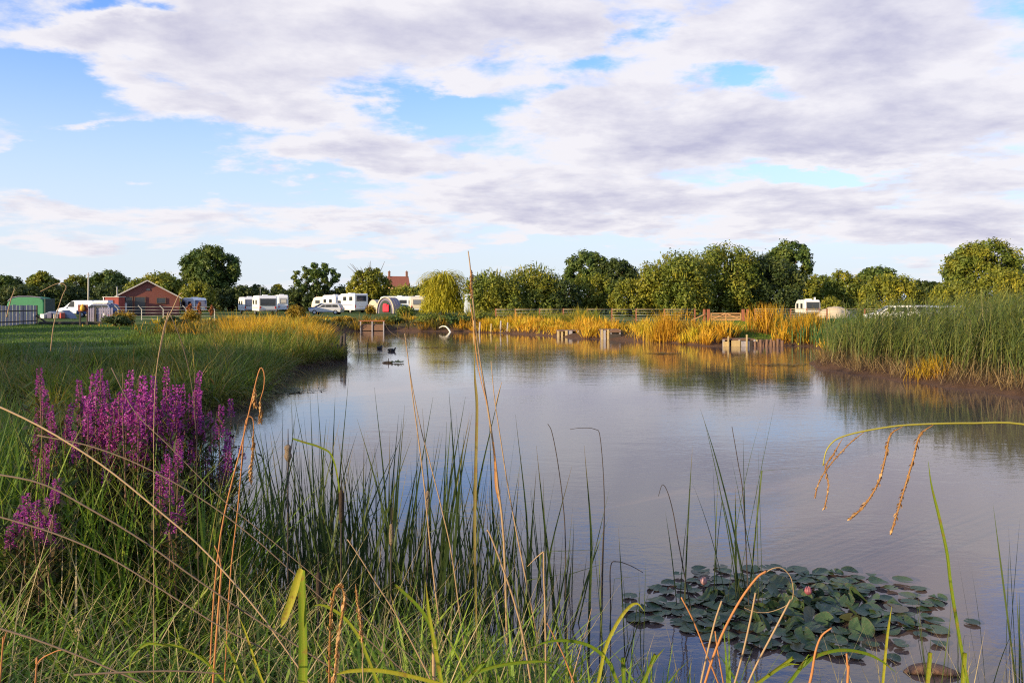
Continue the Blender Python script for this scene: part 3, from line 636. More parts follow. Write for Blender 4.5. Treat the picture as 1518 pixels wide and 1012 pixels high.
def car(label, px, Y, rotz, paint, kind='estate', rack=None):
    x = xat(px, Y); t = thing('parked_car' if kind != 'van' else 'parked_van', label, 'car' if kind != 'van' else 'van', (x, Y, gz(x, Y)), rotz)
    if kind == 'van': low, up, Wd = [(-2.3, .3), (-2.4, .8), (-2.35, 1.05), (1.1, 1.1), (2.15, .92), (2.35, .6), (2.3, .3)], [(-2.35, 1.04), (-2.3, 1.75), (-2.05, 1.86), (.15, 1.84), (.5, 1.74), (1.45, 1.04)], 1.8
    elif kind == 'estate': low, up, Wd = [(-2.2, .3), (-2.3, .75), (-2.22, .93), (.95, .95), (1.95, .80), (2.2, .55), (2.15, .3)], [(-2.2, .92), (-1.95, 1.38), (-1.7, 1.47), (.0, 1.48), (.3, 1.42), (1.15, .93)], 1.75
    else: low, up, Wd = [(-1.95, .3), (-2.0, .75), (-1.92, .93), (.9, .95), (1.75, .80), (1.98, .55), (1.92, .3)], [(-1.9, .92), (-1.5, 1.40), (-1.2, 1.48), (.0, 1.48), (.3, 1.42), (1.1, .93)], 1.7
    MB().prism(low, -Wd/2, Wd/2, bev=.1, seg=3).build('body', MT[paint], t)
    m = MB(); m.prism(up, -Wd/2+.1, Wd/2-.1, bev=.08, seg=2); m.build('cabin', MT[paint], t)
    zt = up[2][1]; xl = up[0][0]
    for s in (-1, 1):
        y0 = s*(Wd/2-.095)
        spans = [(-.0, .78), (-.95, -.08), (xl+.35, -1.03)] if kind != 'van' else [(.1, 1.05)]
        for a, b in spans:
            q = MB(); hi = zt-.14; k = [(a, 1.0), (b, 1.0), (min(b, .28 if kind != 'van' else .48) if b > .2 else b, hi), (a+(.12 if a < -1.2 else 0), hi)]
            q.prism(k, y0-.02, y0+.02); q.build('side_window', MT['glass'], t)
        wheel(t, low[-1][0]-.75, s*(Wd/2-.08), .31); wheel(t, low[0][0]+.7, s*(Wd/2-.08), .31)
        MB().box((low[-2][0]-.06, s*.62, .68), (.14, .3, .14), bev=.03).build('headlight', MT['clear_light'], t)
        MB().box((low[1][0]+.02, s*.68, .8), (.1, .2, .2), bev=.03).build('tail_light', MT['red_light'], t)
        MB().box((.95, s*(Wd/2+.06), 1.0), (.1, .16, .12), bev=.03).build('mirror', MT[paint], t)
    a, b = up[-1], up[-2]
    MB().bar((a[0]-.04, 0, a[1]+.05), (b[0]+.02, 0, b[1]-.03), Wd-.38, .03).build('windscreen', MT['glass'], t)
    a, b = up[0], up[1]; MB().bar((a[0]+.0, 0, a[1]+.06), (b[0]-.015, 0, b[1]-.03), Wd-.4, .03).build('rear_window', MT['glass'], t)
    if rack:
        rk = MB().box((-.6, -.5, zt+.06), (1.8, .05, .06)).box((-.6, .5, zt+.06), (1.8, .05, .06)).build('roof_rack', MT['metal'], t)
        if rack == 'box': MB().prism([(-1.6, zt+.1), (.4, zt+.1), (.3, zt+.36), (-1.5, zt+.42)], -.4, .4, bev=.05).build('roof_box', MT['blue_white'], t)
    return t
car('silver estate car parked side on, left of the white motorhome', 484, 108, R(176), 'silver', rack='rack')
car('dark car showing only its roof behind the silver estate car', 480, 122, R(172), 'navy')
car('pale van parked side on in front of the dark hedgerow on the left', 118, 92, R(172), 'blue_white', 'van')
car('dark blue car with a pale roof box, right of the pale van', 146, 88, R(168), 'navy', rack='box')
car('leftmost pale roofed car showing just over the reed bed', 1322, 64, R(170), 'white_paint', 'hatch')
car('silver roofed car between the other two cars over the reed bed', 1352, 66, R(174), 'silver', 'hatch')
car('rightmost pale roofed car showing just over the reed bed', 1415, 62, R(8), 'silver')
# ---------------------------------------------------------------- tents and small camp things
def dome_tent():
    Y = 112; x = xat(571, Y); t = thing('dome_tent', 'dome tent with a pale arch and a red cloth in its open door', 'tent', (x, Y, gz(x, Y)), R(-8))
    w, H, L = 2.5, 2.35, 4.2
    arch = [(w/2*math.cos(R(a)), H*math.sin(R(a))**.85) for a in range(0, 181, 15)]
    MB().prism(arch, .05, L).build('canopy', MT['awning_grey'], t)
    MB().tube([(px_, 0, pz_) for px_, pz_ in arch], .10, 6).build('entrance_arch', MT['tent_cream'], t)
    MB().prism([(q*.72, z_*.80) for q, z_ in arch], -.01, .04).build('doorway', MT['tent_dark'], t)
    MB().box((.15, -.12, .85), (1.0, .2, 1.15), bev=.12).box((.05, -.16, 1.35), (.55, .2, .5), bev=.1).build('red_cloth', MT['red_cloth'], t).scale = (.9, 1, .9)
    arch2 = [(-1.9+.85*math.cos(R(a)), 2.0*math.sin(R(a))) for a in range(0, 181, 20)]
    MB().prism(arch2, .3, L-.2).build('side_canopy', MT['tent_cream'], t)
    for k in (1, 2, 3): MB().tube([(px_, k*L/3.3, pz_+.02) for px_, pz_ in arch], .045, 6).build('pole_sleeve', MT['tent_cream'], t)
dome_tent()
def trailer_tent():
    Y = 84; x = xat(37, Y); t = thing('trailer_tent', 'green canvas trailer tent with rounded corners behind the timber fence', 'tent', (x, Y, gz(x, Y)), R(4))
    H = (HY-439.5)*Y/F_PX+EYE-gz(x, Y)
    MB().prism([(-1.95, .2), (-1.93, H*.55), (-1.75, H*.78), (-1.35, H*.93), (-.7, H), (.6, H*1.0), (1.5, H*.95), (1.85, H*.86), (1.95, H*.7), (1.95, .2)], 0, 2.2, bev=.15, seg=3).build('canvas', MT['tent_green'], t)
    MB().box((2.03, 1, H*.45), (.16, 2, H*.9), bev=.04).build('end_panel', MT['tent_dark'], t)
    MB().tube([(-1.75, -.02, H*.78), (-1.35, -.02, H*.94), (-.7, -.02, H+.01), (.6, -.02, H+.01), (1.5, -.02, H*.96), (1.85, -.02, H*.87)], .05, 6).build('ridge_pole', MT['awning_grey'], t)
    for s in (-1, 1): wheel(t, s*.9, -.05, .28)
trailer_tent()
def cabin_toilet():
    Y = 100; x = xat(695, Y); t = thing('portable_toilet', 'pale blue portable cabin half hidden beside the weeping willow', 'portable toilet', (x, Y, gz(x, Y)), R(10))
    MB().box((0, .6, 1.3), (.95, 1.2, 2.45), bev=.04).build('wall', MT['blue_white'], t)
    MB().prism([(-.55, 2.5), (.55, 2.5), (.3, 2.72), (-.3, 2.72)], -.05, 1.25, bev=.03).build('roof', MT['blue_white'], t)
    MB().box((0, -.01, 1.25), (.7, .05, 2.1), bev=.02).build('door', MT['blue_white'], t)
cabin_toilet()
def heap():
    rng = np.random.default_rng(3); Y = 84; x = xat(1238, Y); zb = gz(x, Y)
    n, k = 30, 12; V = []; Q = []
    for j in range(k+1):
        q = j/k
        for i in range(n):
            a = i/n*6.283; rr = 2.0*(1-q)*(1+.12*math.sin(3*a+1)+.06*rng.normal()); z_ = 1.25*(1-(1-q)**2)**.8+.035*rng.normal()*(q < 1)
            V.append((rr*math.cos(a)*1.05, rr*math.sin(a)*.8, z_))
    for j in range(k):
        for i in range(n): Q.append([j*n+i, j*n+(i+1) % n, (j+1)*n+(i+1) % n, (j+1)*n+i])
    o = put('gravel_heap', raw_mesh('gravel_heap', V, Q, MT['gravel'], None, True), loc=(x, Y, zb-.05)); tag(o, 'low heap of sandy gravel behind the wire fence, right of the campervan', 'heap')
heap()
def tarp_pile():
    rng = np.random.default_rng(8); Y = 80; x = xat(82, Y)
    t = thing('tarpaulin_heap', 'low jumble of blue grey tarpaulin and pale boxes left of the pale van', 'heap', (x, Y, gz(x, Y)))
    MB().prism([(-1.4, 0), (-1.2, .5), (-.6, .75), (.1, .6), (.7, .85), (1.3, .4), (1.5, 0)], 0, 1.4, bev=.12).build('tarpaulin', MT['tar_blue'], t)
    for i in range(4): MB().box((-1.1+.65*i, -.25, .25+.08*(i % 2)), (.4, .35, .45+.1*(i % 2)), rot=.3*i, bev=.03).build('box', MT[['white_paint', 'awning_grey', 'cream_paint', 'red_paint'][i]], t)
tarp_pile()
def utility_pole():
    Y = 140; x = xat(131, Y); H = (HY-405)*Y/F_PX+EYE-.7
    t = thing('utility_pole', 'thin pale utility pole against the sky behind the hedgerow', 'pole', (x, Y, gz(x, Y)))
    MB().tube([(0, 0, -.2), (0, 0, H)], [.17, .11]).build('post', MT['concrete'], t); MB().box((0, 0, H-.35), (.9, .1, .1)).build('crossarm', MT['wood_grey'], t)
utility_pole()
o = MB().tube([(xat(173.5, 97), 97, .3), (xat(173.5, 97), 97, (HY-425)*97/F_PX+EYE)], .06).build('flue_pipe', MT['concrete']); tag(o, 'thin pale flue pipe standing between the red shed and the brick building', 'pipe')
def power_line():
    t = thing('power_line', 'pair of thin overhead wires beside the oak at the end of the sallow mound', 'power line', (xat(1150, 114), 109, 7.5))
    for dz in (0, .35):
        MB().tube(spline([(-2, 0, .1+dz), (2, 0, dz), (6, .3, .1+dz)], 8), .03, 4).build('wire', MT['wire'], t)
# ---------------------------------------------------------------- fences
def timber_fence():
    Y0, Y1 = 54, 62; a = Vector((xat(-40, Y0), Y0, 0)); b = Vector((xat(54, Y1), Y1, 0)); n = 17
    t = thing('timber_fence', 'grey close boarded timber fence with dark gaps at the left edge', 'fence', a)
    dd = b-a; ang = math.atan2(dd.y, dd.x); rng = random.Random(2)
    for i in range(n):
        p = dd*((i+.5)/n); top = EYE-(452.5-HY+rng.uniform(-1, 1))*(Y0+(Y1-Y0)*i/n)/F_PX; zb = gz(a.x+p.x, a.y+p.y)
        MB().box((p.x, p.y, (top+zb)/2), (dd.length/n*.80, .03, top-zb), rot=ang+rng.uniform(-.05, .05), bev=.008).build('board', MT['wood_grey'], t)
    for i in range(5):
        p = dd*(i/4); zb = gz(a.x+p.x, a.y+p.y); MB().box((p.x-.05, p.y+.12, zb+.7), (.1, .1, 1.5), rot=ang).build('post', MT['wood_dark'], t)
    for zz_ in (.95, 1.75): MB().bar((0, .07, zz_), (dd.x, dd.y+.07, zz_), .04, .09).build('rail', MT['wood_dark'], t)
    e = dd*.99; MB().bar((e.x+.05, e.y-.05, 1.35), (e.x+1.0, e.y-.1, .75), .1).bar((e.x+.05, e.y-.05, .72), (e.x+1.2, e.y-.1, .70), .12).build('brace', MT['wood_dark'], t)
timber_fence()
def picket_fence():
    Y = 70; x0, x1 = xat(131, Y), xat(166, Y); n = 11; t = thing('picket_fence', 'short run of lilac grey palings in front of the dark blue car', 'fence', (x0, Y, 0)); rng = random.Random(4)
    for i in range(n):
        x = (x1-x0)*i/(n-1); zb = gz(x0+x, Y); top = EYE-(455.5-HY)*Y/F_PX+rng.uniform(-.05, .05)
        MB().prism([(x-.07, zb-.1), (x+.07, zb-.1), (x+.07, top-.08), (x, top), (x-.07, top-.08)], 0, .03).build('paling', MT['awning_grey'], t)
    for z_ in (1., 1.6): MB().bar((0, .05, z_), (x1-x0, .05, z_), .04, .08).build('rail', MT['wood_grey'], t)
    MB().box(((x1-x0)*.32, -.06, 1.2), (.14, .12, 1.5)).build('post', MT['wood_dark'], t)
picket_fence()
def edging():
    Y = 61; x0, x1 = xat(58, Y), xat(143, Y)
    o = MB().bar((x0, Y, gz(x0, Y)+.09), (x1, Y+1, gz(x1, Y)+.09), .2, .2, bev=.04).build('log_edging', MT['wood_dark']); tag(o, 'long dark log laid along the edge of the near lawn', 'log')
edging()
def wire_fence(label, name, posts, Y, top, wires, mat, strut=None, rail=None, h=1.2, cranked=False):
    t = thing(name, label, 'fence', (xat(posts[0], Y[0]), Y[0], 0)); o0 = Vector(t.location); P = []
    for i, px in enumerate(posts):
        yy_ = Y[0]+(Y[1]-Y[0])*i/max(1, len(posts)-1); x = xat(px, yy_); zb = gz(x, yy_); zt = EYE-(top-HY)*yy_/F_PX
        q = Vector((x, yy_, 0))-o0; P.append((q, zb, zt)); m = MB()
        if cranked: m.box((q.x, q.y, (zb+zt-.35)/2), (.07, .07, zt-.35-zb)).bar((q.x, q.y, zt-.38), (q.x-.30, q.y-.1, zt), .07)
        else: m.box((q.x, q.y, (zb+zt)/2), (.11, .11, zt-zb), bev=.01)
        m.build('post', MT[mat], t)
    for k in range(wires):
        f = (k+.5)/wires; m = MB()
        for (a, az_, at__), (b, bz_, bt_) in zip(P, P[1:]):
            m.tube([(a.x, a.y-.06, az_+(at__-az_)*f), (b.x, b.y-.06, bz_+(bt_-bz_)*f)], .012, 4)
        m.build('wire', MT['wire'], t)
    if rail:
        m = MB()
        for (a, az_, at__), (b, bz_, bt_) in zip(P, P[1:]): m.tube([(a.x, a.y-.07, at__-.03), (b.x, b.y-.07, bt_-.03)], .013, 5)
        m.build('top_wire', MT['wood_pale'], t)
    for (i, dx) in (strut or []):
        q, zb, zt = P[i]; m = MB().bar((q.x, q.y-.05, zb+.75), (q.x+dx, q.y-.1, zb+.05), .08); m.build('strut', MT['gate' if False else 'wood_gate'], t)
    return t
wire_fence('long wire fence with thin brown posts along the golden far bank', 'wire_fence', [735, 764, 800, 835, 871, 907, 943, 985, 1030], (69, 71), 457, 5, 'wood_red', rail=True)
wire_fence('wire mesh fence with a diagonal strut, right of the timber gate', 'mesh_fence', [1119, 1172, 1160+66, 1226+56, 1345], (70.5, 68), 457, 8, 'wood_red', strut=[(0, 1.2)], rail=True)
wire_fence('fence of cranked concrete posts and wire in front of the brick building', 'mesh_fence', [175, 210, 242, 276, 318], (76, 72), 452.5, 5, 'concrete', cranked=True)
def gate():
    Y = 70; x0, x1 = xat(1051, Y), xat(1101, Y); zb = gz((x0+x1)/2, Y); L = x1-x0
    t = thing('field_gate', 'five bar timber gate with diagonal braces between red brown posts', 'gate', (x0, Y, zb)); zt = EYE-(464.5-HY)*Y/F_PX-zb
    for k in range(5): z_ = .12+(zt-.12)*[0, .2, .42, .66, 1][k]; MB().box((L/2, 0, z_), (L-.3, .045, .065 if k < 4 else .09)).build('bar', MT['wood_gate'], t)
    for xx in (.18, L/2, L-.18): MB().box((xx, -.04, zt/2+.06), (.09, .04, zt-.04)).build('upright', MT['wood_gate'], t)
    for s in (0, 1): MB().bar((.2 if s else L-.2, -.07, .15), (L/2, -.07, zt), .03, .08).build('brace', MT['wood_gate'], t)
    for xx, hh, ww in ((-.05, 1.12, .24), (L+.05, 1.12, .24), (-.42, 1.12, .19), (L+.42, 1.12, .19)):
        MB().box((xx, .02, hh/2-.1), (ww, ww, hh+.1), bev=.02).build('post', MT['wood_red'], t)
    MB().bar((-.45, -.1, .6), (-1.6, -.3, .1), .08).build('strut', MT['wood_gate'], t)
gate()
def rescue_board():
    Y = 58; x = xat(123, Y); zb = gz(x, Y); t = thing('rescue_board', 'small dark red board with a yellow rescue float, on dark posts at the lawn edge', 'rescue board', (x, Y, zb))
    top = EYE-(451-HY)*Y/F_PX-zb
    MB().box((0, 0, top-.28), (.72, .05, .5), bev=.01).build('board', MT['dark_red'], t)
    MB().tube(spline([(0, -.08, top-.5), (0, -.1, top-.28), (.02, -.08, top+.02)], 6), [.05, .14, .16, .15, .1, .03], 10).build('float', MT['orange_yellow'], t)
    for dx in (-.25, .28): MB().box((dx, .07, top/2-.25), (.09, .09, top-.2)).build('post', MT['wood_dark'], t)
rescue_board()
# ---------------------------------------------------------------- fishing platforms, stakes, pipe
def platform_rail():
    Y = 66.3; x0, x1 = xat(535, Y), xat(569, Y); t = thing('fishing_platform', 'dark fishing platform with a handrail on the far left bank', 'fishing platform', (x0, Y, 0)); L = x1-x0
    MB().box((L/2, .9, .48), (L, 1.8, .08)).build('deck', MT['wood_brown'], t)
    MB().box((L/2, -.03, .24), (L, .06, .40)).build('front_board', MT['wood_brown'], t)
    for k in range(3): MB().box((L*k/2, -.1, .2), (.09, .09, 1.25)).build('post', MT['wood_grey'], t)
    MB().box((L/2, -.1, .84), (L+.2, .12, .08)).build('handrail', MT['wood_red'], t)
platform_rail()
def peg(name, label, px0, px1, Y, deckz, mat, spec, low=.05):
    x0, x1 = xat(px0, Y), xat(px1, Y); L = x1-x0; t = thing(name, label, 'fishing platform', (x0, Y, 0)); rng = random.Random(int(px0))
    MB().box((L/2, .65, deckz), (L, 1.3, .08), bev=.01).build('deck', MT['wood_brown'], t)
    for (a, b, z0, z1, mm) in spec: MB().box(((a+b)/2*L, -.05, (z0+z1)/2), ((b-a)*L, .06, z1-z0), rot=rng.uniform(-.03, .03), bev=.008).build('board', MT[mm], t)
    for q in (0.02, .5, .97): MB().box((q*L, .04, deckz/2-.2), (.1, .1, deckz+.4)).build('post', MT['wood_grey'], t)
    return t
peg('fishing_platform', 'small fishing platform on pale stub posts, left of the tall box platform', 826, 858, 54.9, .42, 'wood_pale', [(0, .1, -.1, .4, 'wood_pale'), (.18, .27, -.1, .35, 'wood_pale'), (.36, .48, -.1, .45, 'wood_pale'), (.55, .7, -.1, .42, 'wood_grey'), (.8, 1, -.1, .2, 'wood_dark')])
peg('fishing_platform', 'tall box shaped fishing platform with pale front boards', 891, 920, 50.9, .60, 'wood_pale', [(0, .09, -.3, .66, 'wood_pale'), (.12, .24, -.3, .6, 'wood_grey'), (.30, .41, -.3, .64, 'wood_pale'), (.45, 1., .02, .36, 'wood_dark'), (.44, 1, .46, .58, 'wood_brown')])
t = peg('fishing_platform', 'long fishing platform faced with pale planks in front of the grass by the gate', 1072, 1120, 43.2, .36, 'wood_pale', [(0, .2, -.2, .26, 'wood_pale'), (.25, .52, -.2, .31, 'wood_pale'), (.55, .80, -.2, .28, 'wood_grey'), (.83, .9, -.2, .3, 'wood_dark')])
for dx, h in ((.14, .55), (.71, .64), (1.02, .36)): MB().box((dx*1.77, -.12, h/2-.2), (.07, .07, h+.4)).build('stake', MT['wood_pale'], t)
def logwall(label, name, px0, px1, Y, n, h0, h1, mat, seed):
    rng = random.Random(seed); x0, x1 = xat(px0, Y), xat(px1, Y); t = thing(name, label, 'log edging', (x0, Y, 0))
    for i in range(n):
        x = (x1-x0)*i/(n-1); h = rng.uniform(h0, h1); lean = rng.uniform(-.05, .05)
        MB().tube([(x, rng.uniform(-.06, .06), -.4), (x+lean, rng.uniform(-.06, .06), h)], [.085, .075], 7).build('log', MT[mat], t)
    return t
logwall('row of short logs edging the bank right of the plank faced platform', 'log_wall', 1120, 1160, 43.0, 11, .22, .42, 'wood_brown', 4)
logwall('dark stakes holding the tip of the left peninsula', 'log_wall', 487, 513, 33.3, 11, .45, .68, 'wood_dark', 5)
for i, (px, h, lab) in enumerate([(505.5, 1.0, 'left and shorter of two black posts rising at the tip of the peninsula'), (511.5, 1.1, 'right and taller of two black posts rising at the tip of the peninsula')]):
    x = xat(px, 33.0); o = MB().tube([(0, 0, -.5), (.04, 0, h*.5), (.10-.05*i, 0, h)], [.075, .07, .06], 8).build('mooring_post', MT['wood_dark']); o.location = (x-.06, 33.0, 0); tag(o, lab, 'post')
for i, px in enumerate((702, 711, 728, 742, 752)):
    x = xat(px, 63.5+.1*i); o = MB().tube([(0, 0, -.4), (.05, 0, .95-.12*(i % 3))], [.08, .06], 6).build('bank_stake', MT['wood_pale' if i in (0, 2) else 'wood_grey']); o.location = (x, 63.4-.45*i, 0)
    tag(o, 'thin stake in the far bank right of the white pipe, '+['first from the left', 'second from the left', 'middle of five', 'fourth from the left', 'last on the right'][i], 'stake', 'stakes along the far bank')
def pipe():
    Y = 64.2; x = xat(660, Y); o = MB().tube(spline([(-.62, .5, .36), (-.3, .2, .52), (.05, 0, .50), (.32, -.1, .26), (.5, -.25, .0), (.58, -.3, -.12)], 14), [.04, .045, .05, .055, .06, .065, .07, .075, .08, .085, .085, .09, .09, .09], 10).build('outlet_pipe', MT['white_pipe']); o.location = (x, Y, 0); o.scale = (.85, .85, .85)
    tag(o, 'arched white pipe dipping into the water at the far bank', 'pipe')
pipe()
def twig(px, Y, h, lean, lab):
    o = MB().tube(spline([(0, 0, -.3), (lean*.3, 0, h*.5), (lean, 0, h)], 5), [.02, .018, .015, .012, .006], 5).build('bare_twig', MT['wood_dark']); o.location = (xat(px, Y), Y, 0); tag(o, lab, 'twig')
twig(533, 38, .7, -.12, 'leftmost bare twig sticking out of open water'); twig(544, 39, .72, .12, 'middle bare twig, leaning right out of open water'); twig(562, 41, .55, 0, 'rightmost bare twig, upright beside the coots')
def coot(px, Y, rotz, lab):
    t = thing('coot', lab, 'bird', (xat(px, Y), Y, 0), rotz)
    p = [(-.22, 0, .07), (-.15, 0, .065), (-.05, 0, .05), (.06, 0, .055), (.12, 0, .08), (.14, 0, .12), (.155, 0, .15), (.185, 0, .155), (.205, 0, .15)]
    MB().tube(spline(p, 22), np.interp(np.linspace(0, 8, 22), range(9), [.015, .06, .095, .09, .06, .035, .04, .032, .012]), 12).build('body', MT['black_feather'], t)
    MB().tube([(.195, 0, .16), (.215, 0, .15), (.25, 0, .14)], [.02, .016, .004], 6).build('bill', MT['white_paint'], t)
    for s in (-1, 1): MB().tube([(-.2, s*.02, .11), (-.06, s*.075, .12), (.05, s*.07, .10)], [.01, .04, .02], 7, flat=.5).build('wing', MT['black_feather'], t)
coot(563, 40.5, R(60), 'left of two black coots on the water, pale at the back'); coot(581, 38.6, R(10), 'right of two black coots, leaving a small wake')
# ---------------------------------------------------------------- grasses and reeds nobody could count
GM = dict(
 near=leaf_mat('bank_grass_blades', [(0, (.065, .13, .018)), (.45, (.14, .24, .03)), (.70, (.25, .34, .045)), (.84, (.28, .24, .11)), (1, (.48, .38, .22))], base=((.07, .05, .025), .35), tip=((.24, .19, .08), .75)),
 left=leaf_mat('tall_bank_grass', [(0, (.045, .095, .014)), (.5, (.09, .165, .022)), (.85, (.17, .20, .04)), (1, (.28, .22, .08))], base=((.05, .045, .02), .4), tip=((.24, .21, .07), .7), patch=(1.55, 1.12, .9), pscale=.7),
 gold=leaf_mat('golden_sedge', [(0, (.36, .18, .018)), (.4, (.58, .32, .028)), (.75, (.70, .44, .045)), (1, (.47, .43, .05))], base=((.26, .11, .03), .35), trans=.4, patch=(.80, 1.0, .8), pscale=.45),
 mixed=leaf_mat('olive_bank_herbs', [(0, (.05, .06, .012)), (.5, (.11, .11, .018)), (.8, (.22, .16, .025)), (1, (.36, .24, .03))], base=((.09, .05, .02), .4), trans=.35, patch=(1.5, 1.1, .7), pscale=.6),
 reed=leaf_mat('green_reed', [(0, (.052, .080, .018)), (.5, (.105, .142, .028)), (.85, (.18, .19, .04)), (1, (.22, .19, .09))], base=((.10, .07, .035), .5), tip=((.17, .17, .07), .8)),
 iris=leaf_mat('flag_leaves', [(0, (.03, .075, .022)), (.6, (.07, .14, .04)), (1, (.14, .20, .05))], base=((.12, .10, .04), .3)),
 cattail=leaf_mat('cattail_blades', [(0, (.020, .038, .012)), (.6, (.042, .07, .018)), (.9, (.08, .11, .03)), (1, (.24, .18, .08))], base=((.06, .055, .03), .25), tip=((.16, .12, .05), .8), trans=.25),
 sedge=leaf_mat('sunny_sedge_leaf', [(0, (.06, .12, .010)), (.5, (.13, .20, .015)), (1, (.34, .31, .03))], tip=((.40, .22, .06), .75), trans=.4, spots=(.22, .13, .03)),
 dry=leaf_mat('dry_straw', [(0, (.24, .15, .07)), (.5, (.38, .26, .13)), (1, (.50, .38, .22))], trans=.15),
)
def stuff(name, label, Vs, mat):
    V, Q, D = Vs; o = put(name, raw_mesh(name, V, Q, mat, D)); return tag(o, label, kind='stuff')
rng = np.random.default_rng(11)
U = rng.uniform
def strip(P, L, Wd, lean=(0, .4), bend=(.1, 1.), nseg=3, az=None, **k):
    n = len(P); a = U(0, 6.283, n) if az is None else az
    return ribbons(P, L, a, U(*lean, n), U(*bend, n), Wd, nseg, rng, **k)
# the bank at the photographer's feet
def near_bank():
    out = []
    P = scatter(rng, 12000, (-6.5, .2, 1.5, 9.3), lambda x, y, d: (d > -.05) & (x > -.72*y-.4) & (x < .1*y-.1))
    n = len(P); out.append(strip(P, U(.25, .8, n)*np.clip(P[:, 1]/4, .65, 1.2), U(.005, .014, n), (0, .8), (.3, 2.4), 6))
    P = scatter(rng, 4200, (-6.4, -1.8, 4.6, 9.4), lambda x, y, d: (d > -.05) & (x > -.72*y-.3) & (x < -.30*y-.2)); n = len(P)
    out.append(strip(P, U(.75, 1.5, n), U(.007, .016, n), (0, .35), (.1, 1.3), 7, r=U(0, .84, n)))
    P = scatter(rng, 1500, (-6, .1, 1.6, 7), lambda x, y, d: (d > .05) & (x > -.72*y-.4)); n = len(P)
    out.append(strip(P, U(.6, 1.15, n), U(.003, .006, n), (.2, 1.2), (0, .9), 5, r=U(.86, 1, n)))
    P = scatter(rng, 2200, (-.3, 3.4, 2.5, 4.7), lambda x, y, d: (d > -.1) & (y > 3.0)); n = len(P)
    out.append(strip(P, U(.2, .55, n)*np.where(P[:, 0] > .9, .7, 1), U(.007, .015, n), (0, .6), (.3, 1.7), 5, r=U(.2, .75, n)))
    P = scatter(rng, 500, (-1.5, 3, 2.3, 4.3), lambda x, y, d: (d > 0)); n = len(P)
    out.append(strip(P, U(.3, .8, n), U(.003, .006, n), (0, .8), (0, .8), 4, r=U(.86, 1, n)))
    P = scatter(rng, 2300, (-3.4, .2, 1.7, 5.0), lambda x, y, d: (d > .05) & (x > -.72*y-.2)); n = len(P)      # broad leaves
    out.append(strip(P, U(.35, .85, n), U(.009, .018, n), (.1, .9), (.4, 2.0), 8, r=U(.3, .74, n)))
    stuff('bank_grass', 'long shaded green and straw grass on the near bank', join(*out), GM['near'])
near_bank()
def broad_blades():
    n0 = 46; out = []
    for i in range(n0):
        x = [-.55, -.35, -.2, -.05, .1, .3, -.75, .45, -1.0, .6, -.12, .22, .85, -1.3, -.45, .02][i % 16]+rng.normal()*.1; y = U(2.5, 3.6)
        k = 9; P = np.tile([x, y, gz(x, y)], (k, 1))+rng.normal(size=(k, 3))*[.05, .05, 0]
        out.append(strip(P, U(.35, .8, k), U(.012, .02, k), (0, .5), (.2, 1.5), 7, r=U(.3, .8, k)))
    stuff('sedge_tussocks', 'broad green sedge leaves along the bottom of the bank', join(*out), leaf_mat('broad_sedge', [(0, (.06, .13, .014)), (.6, (.15, .25, .025)), (1, (.28, .34, .035))], tip=((.3, .2, .05), .85), trans=.4, spots=(.16, .12, .03)))
broad_blades()
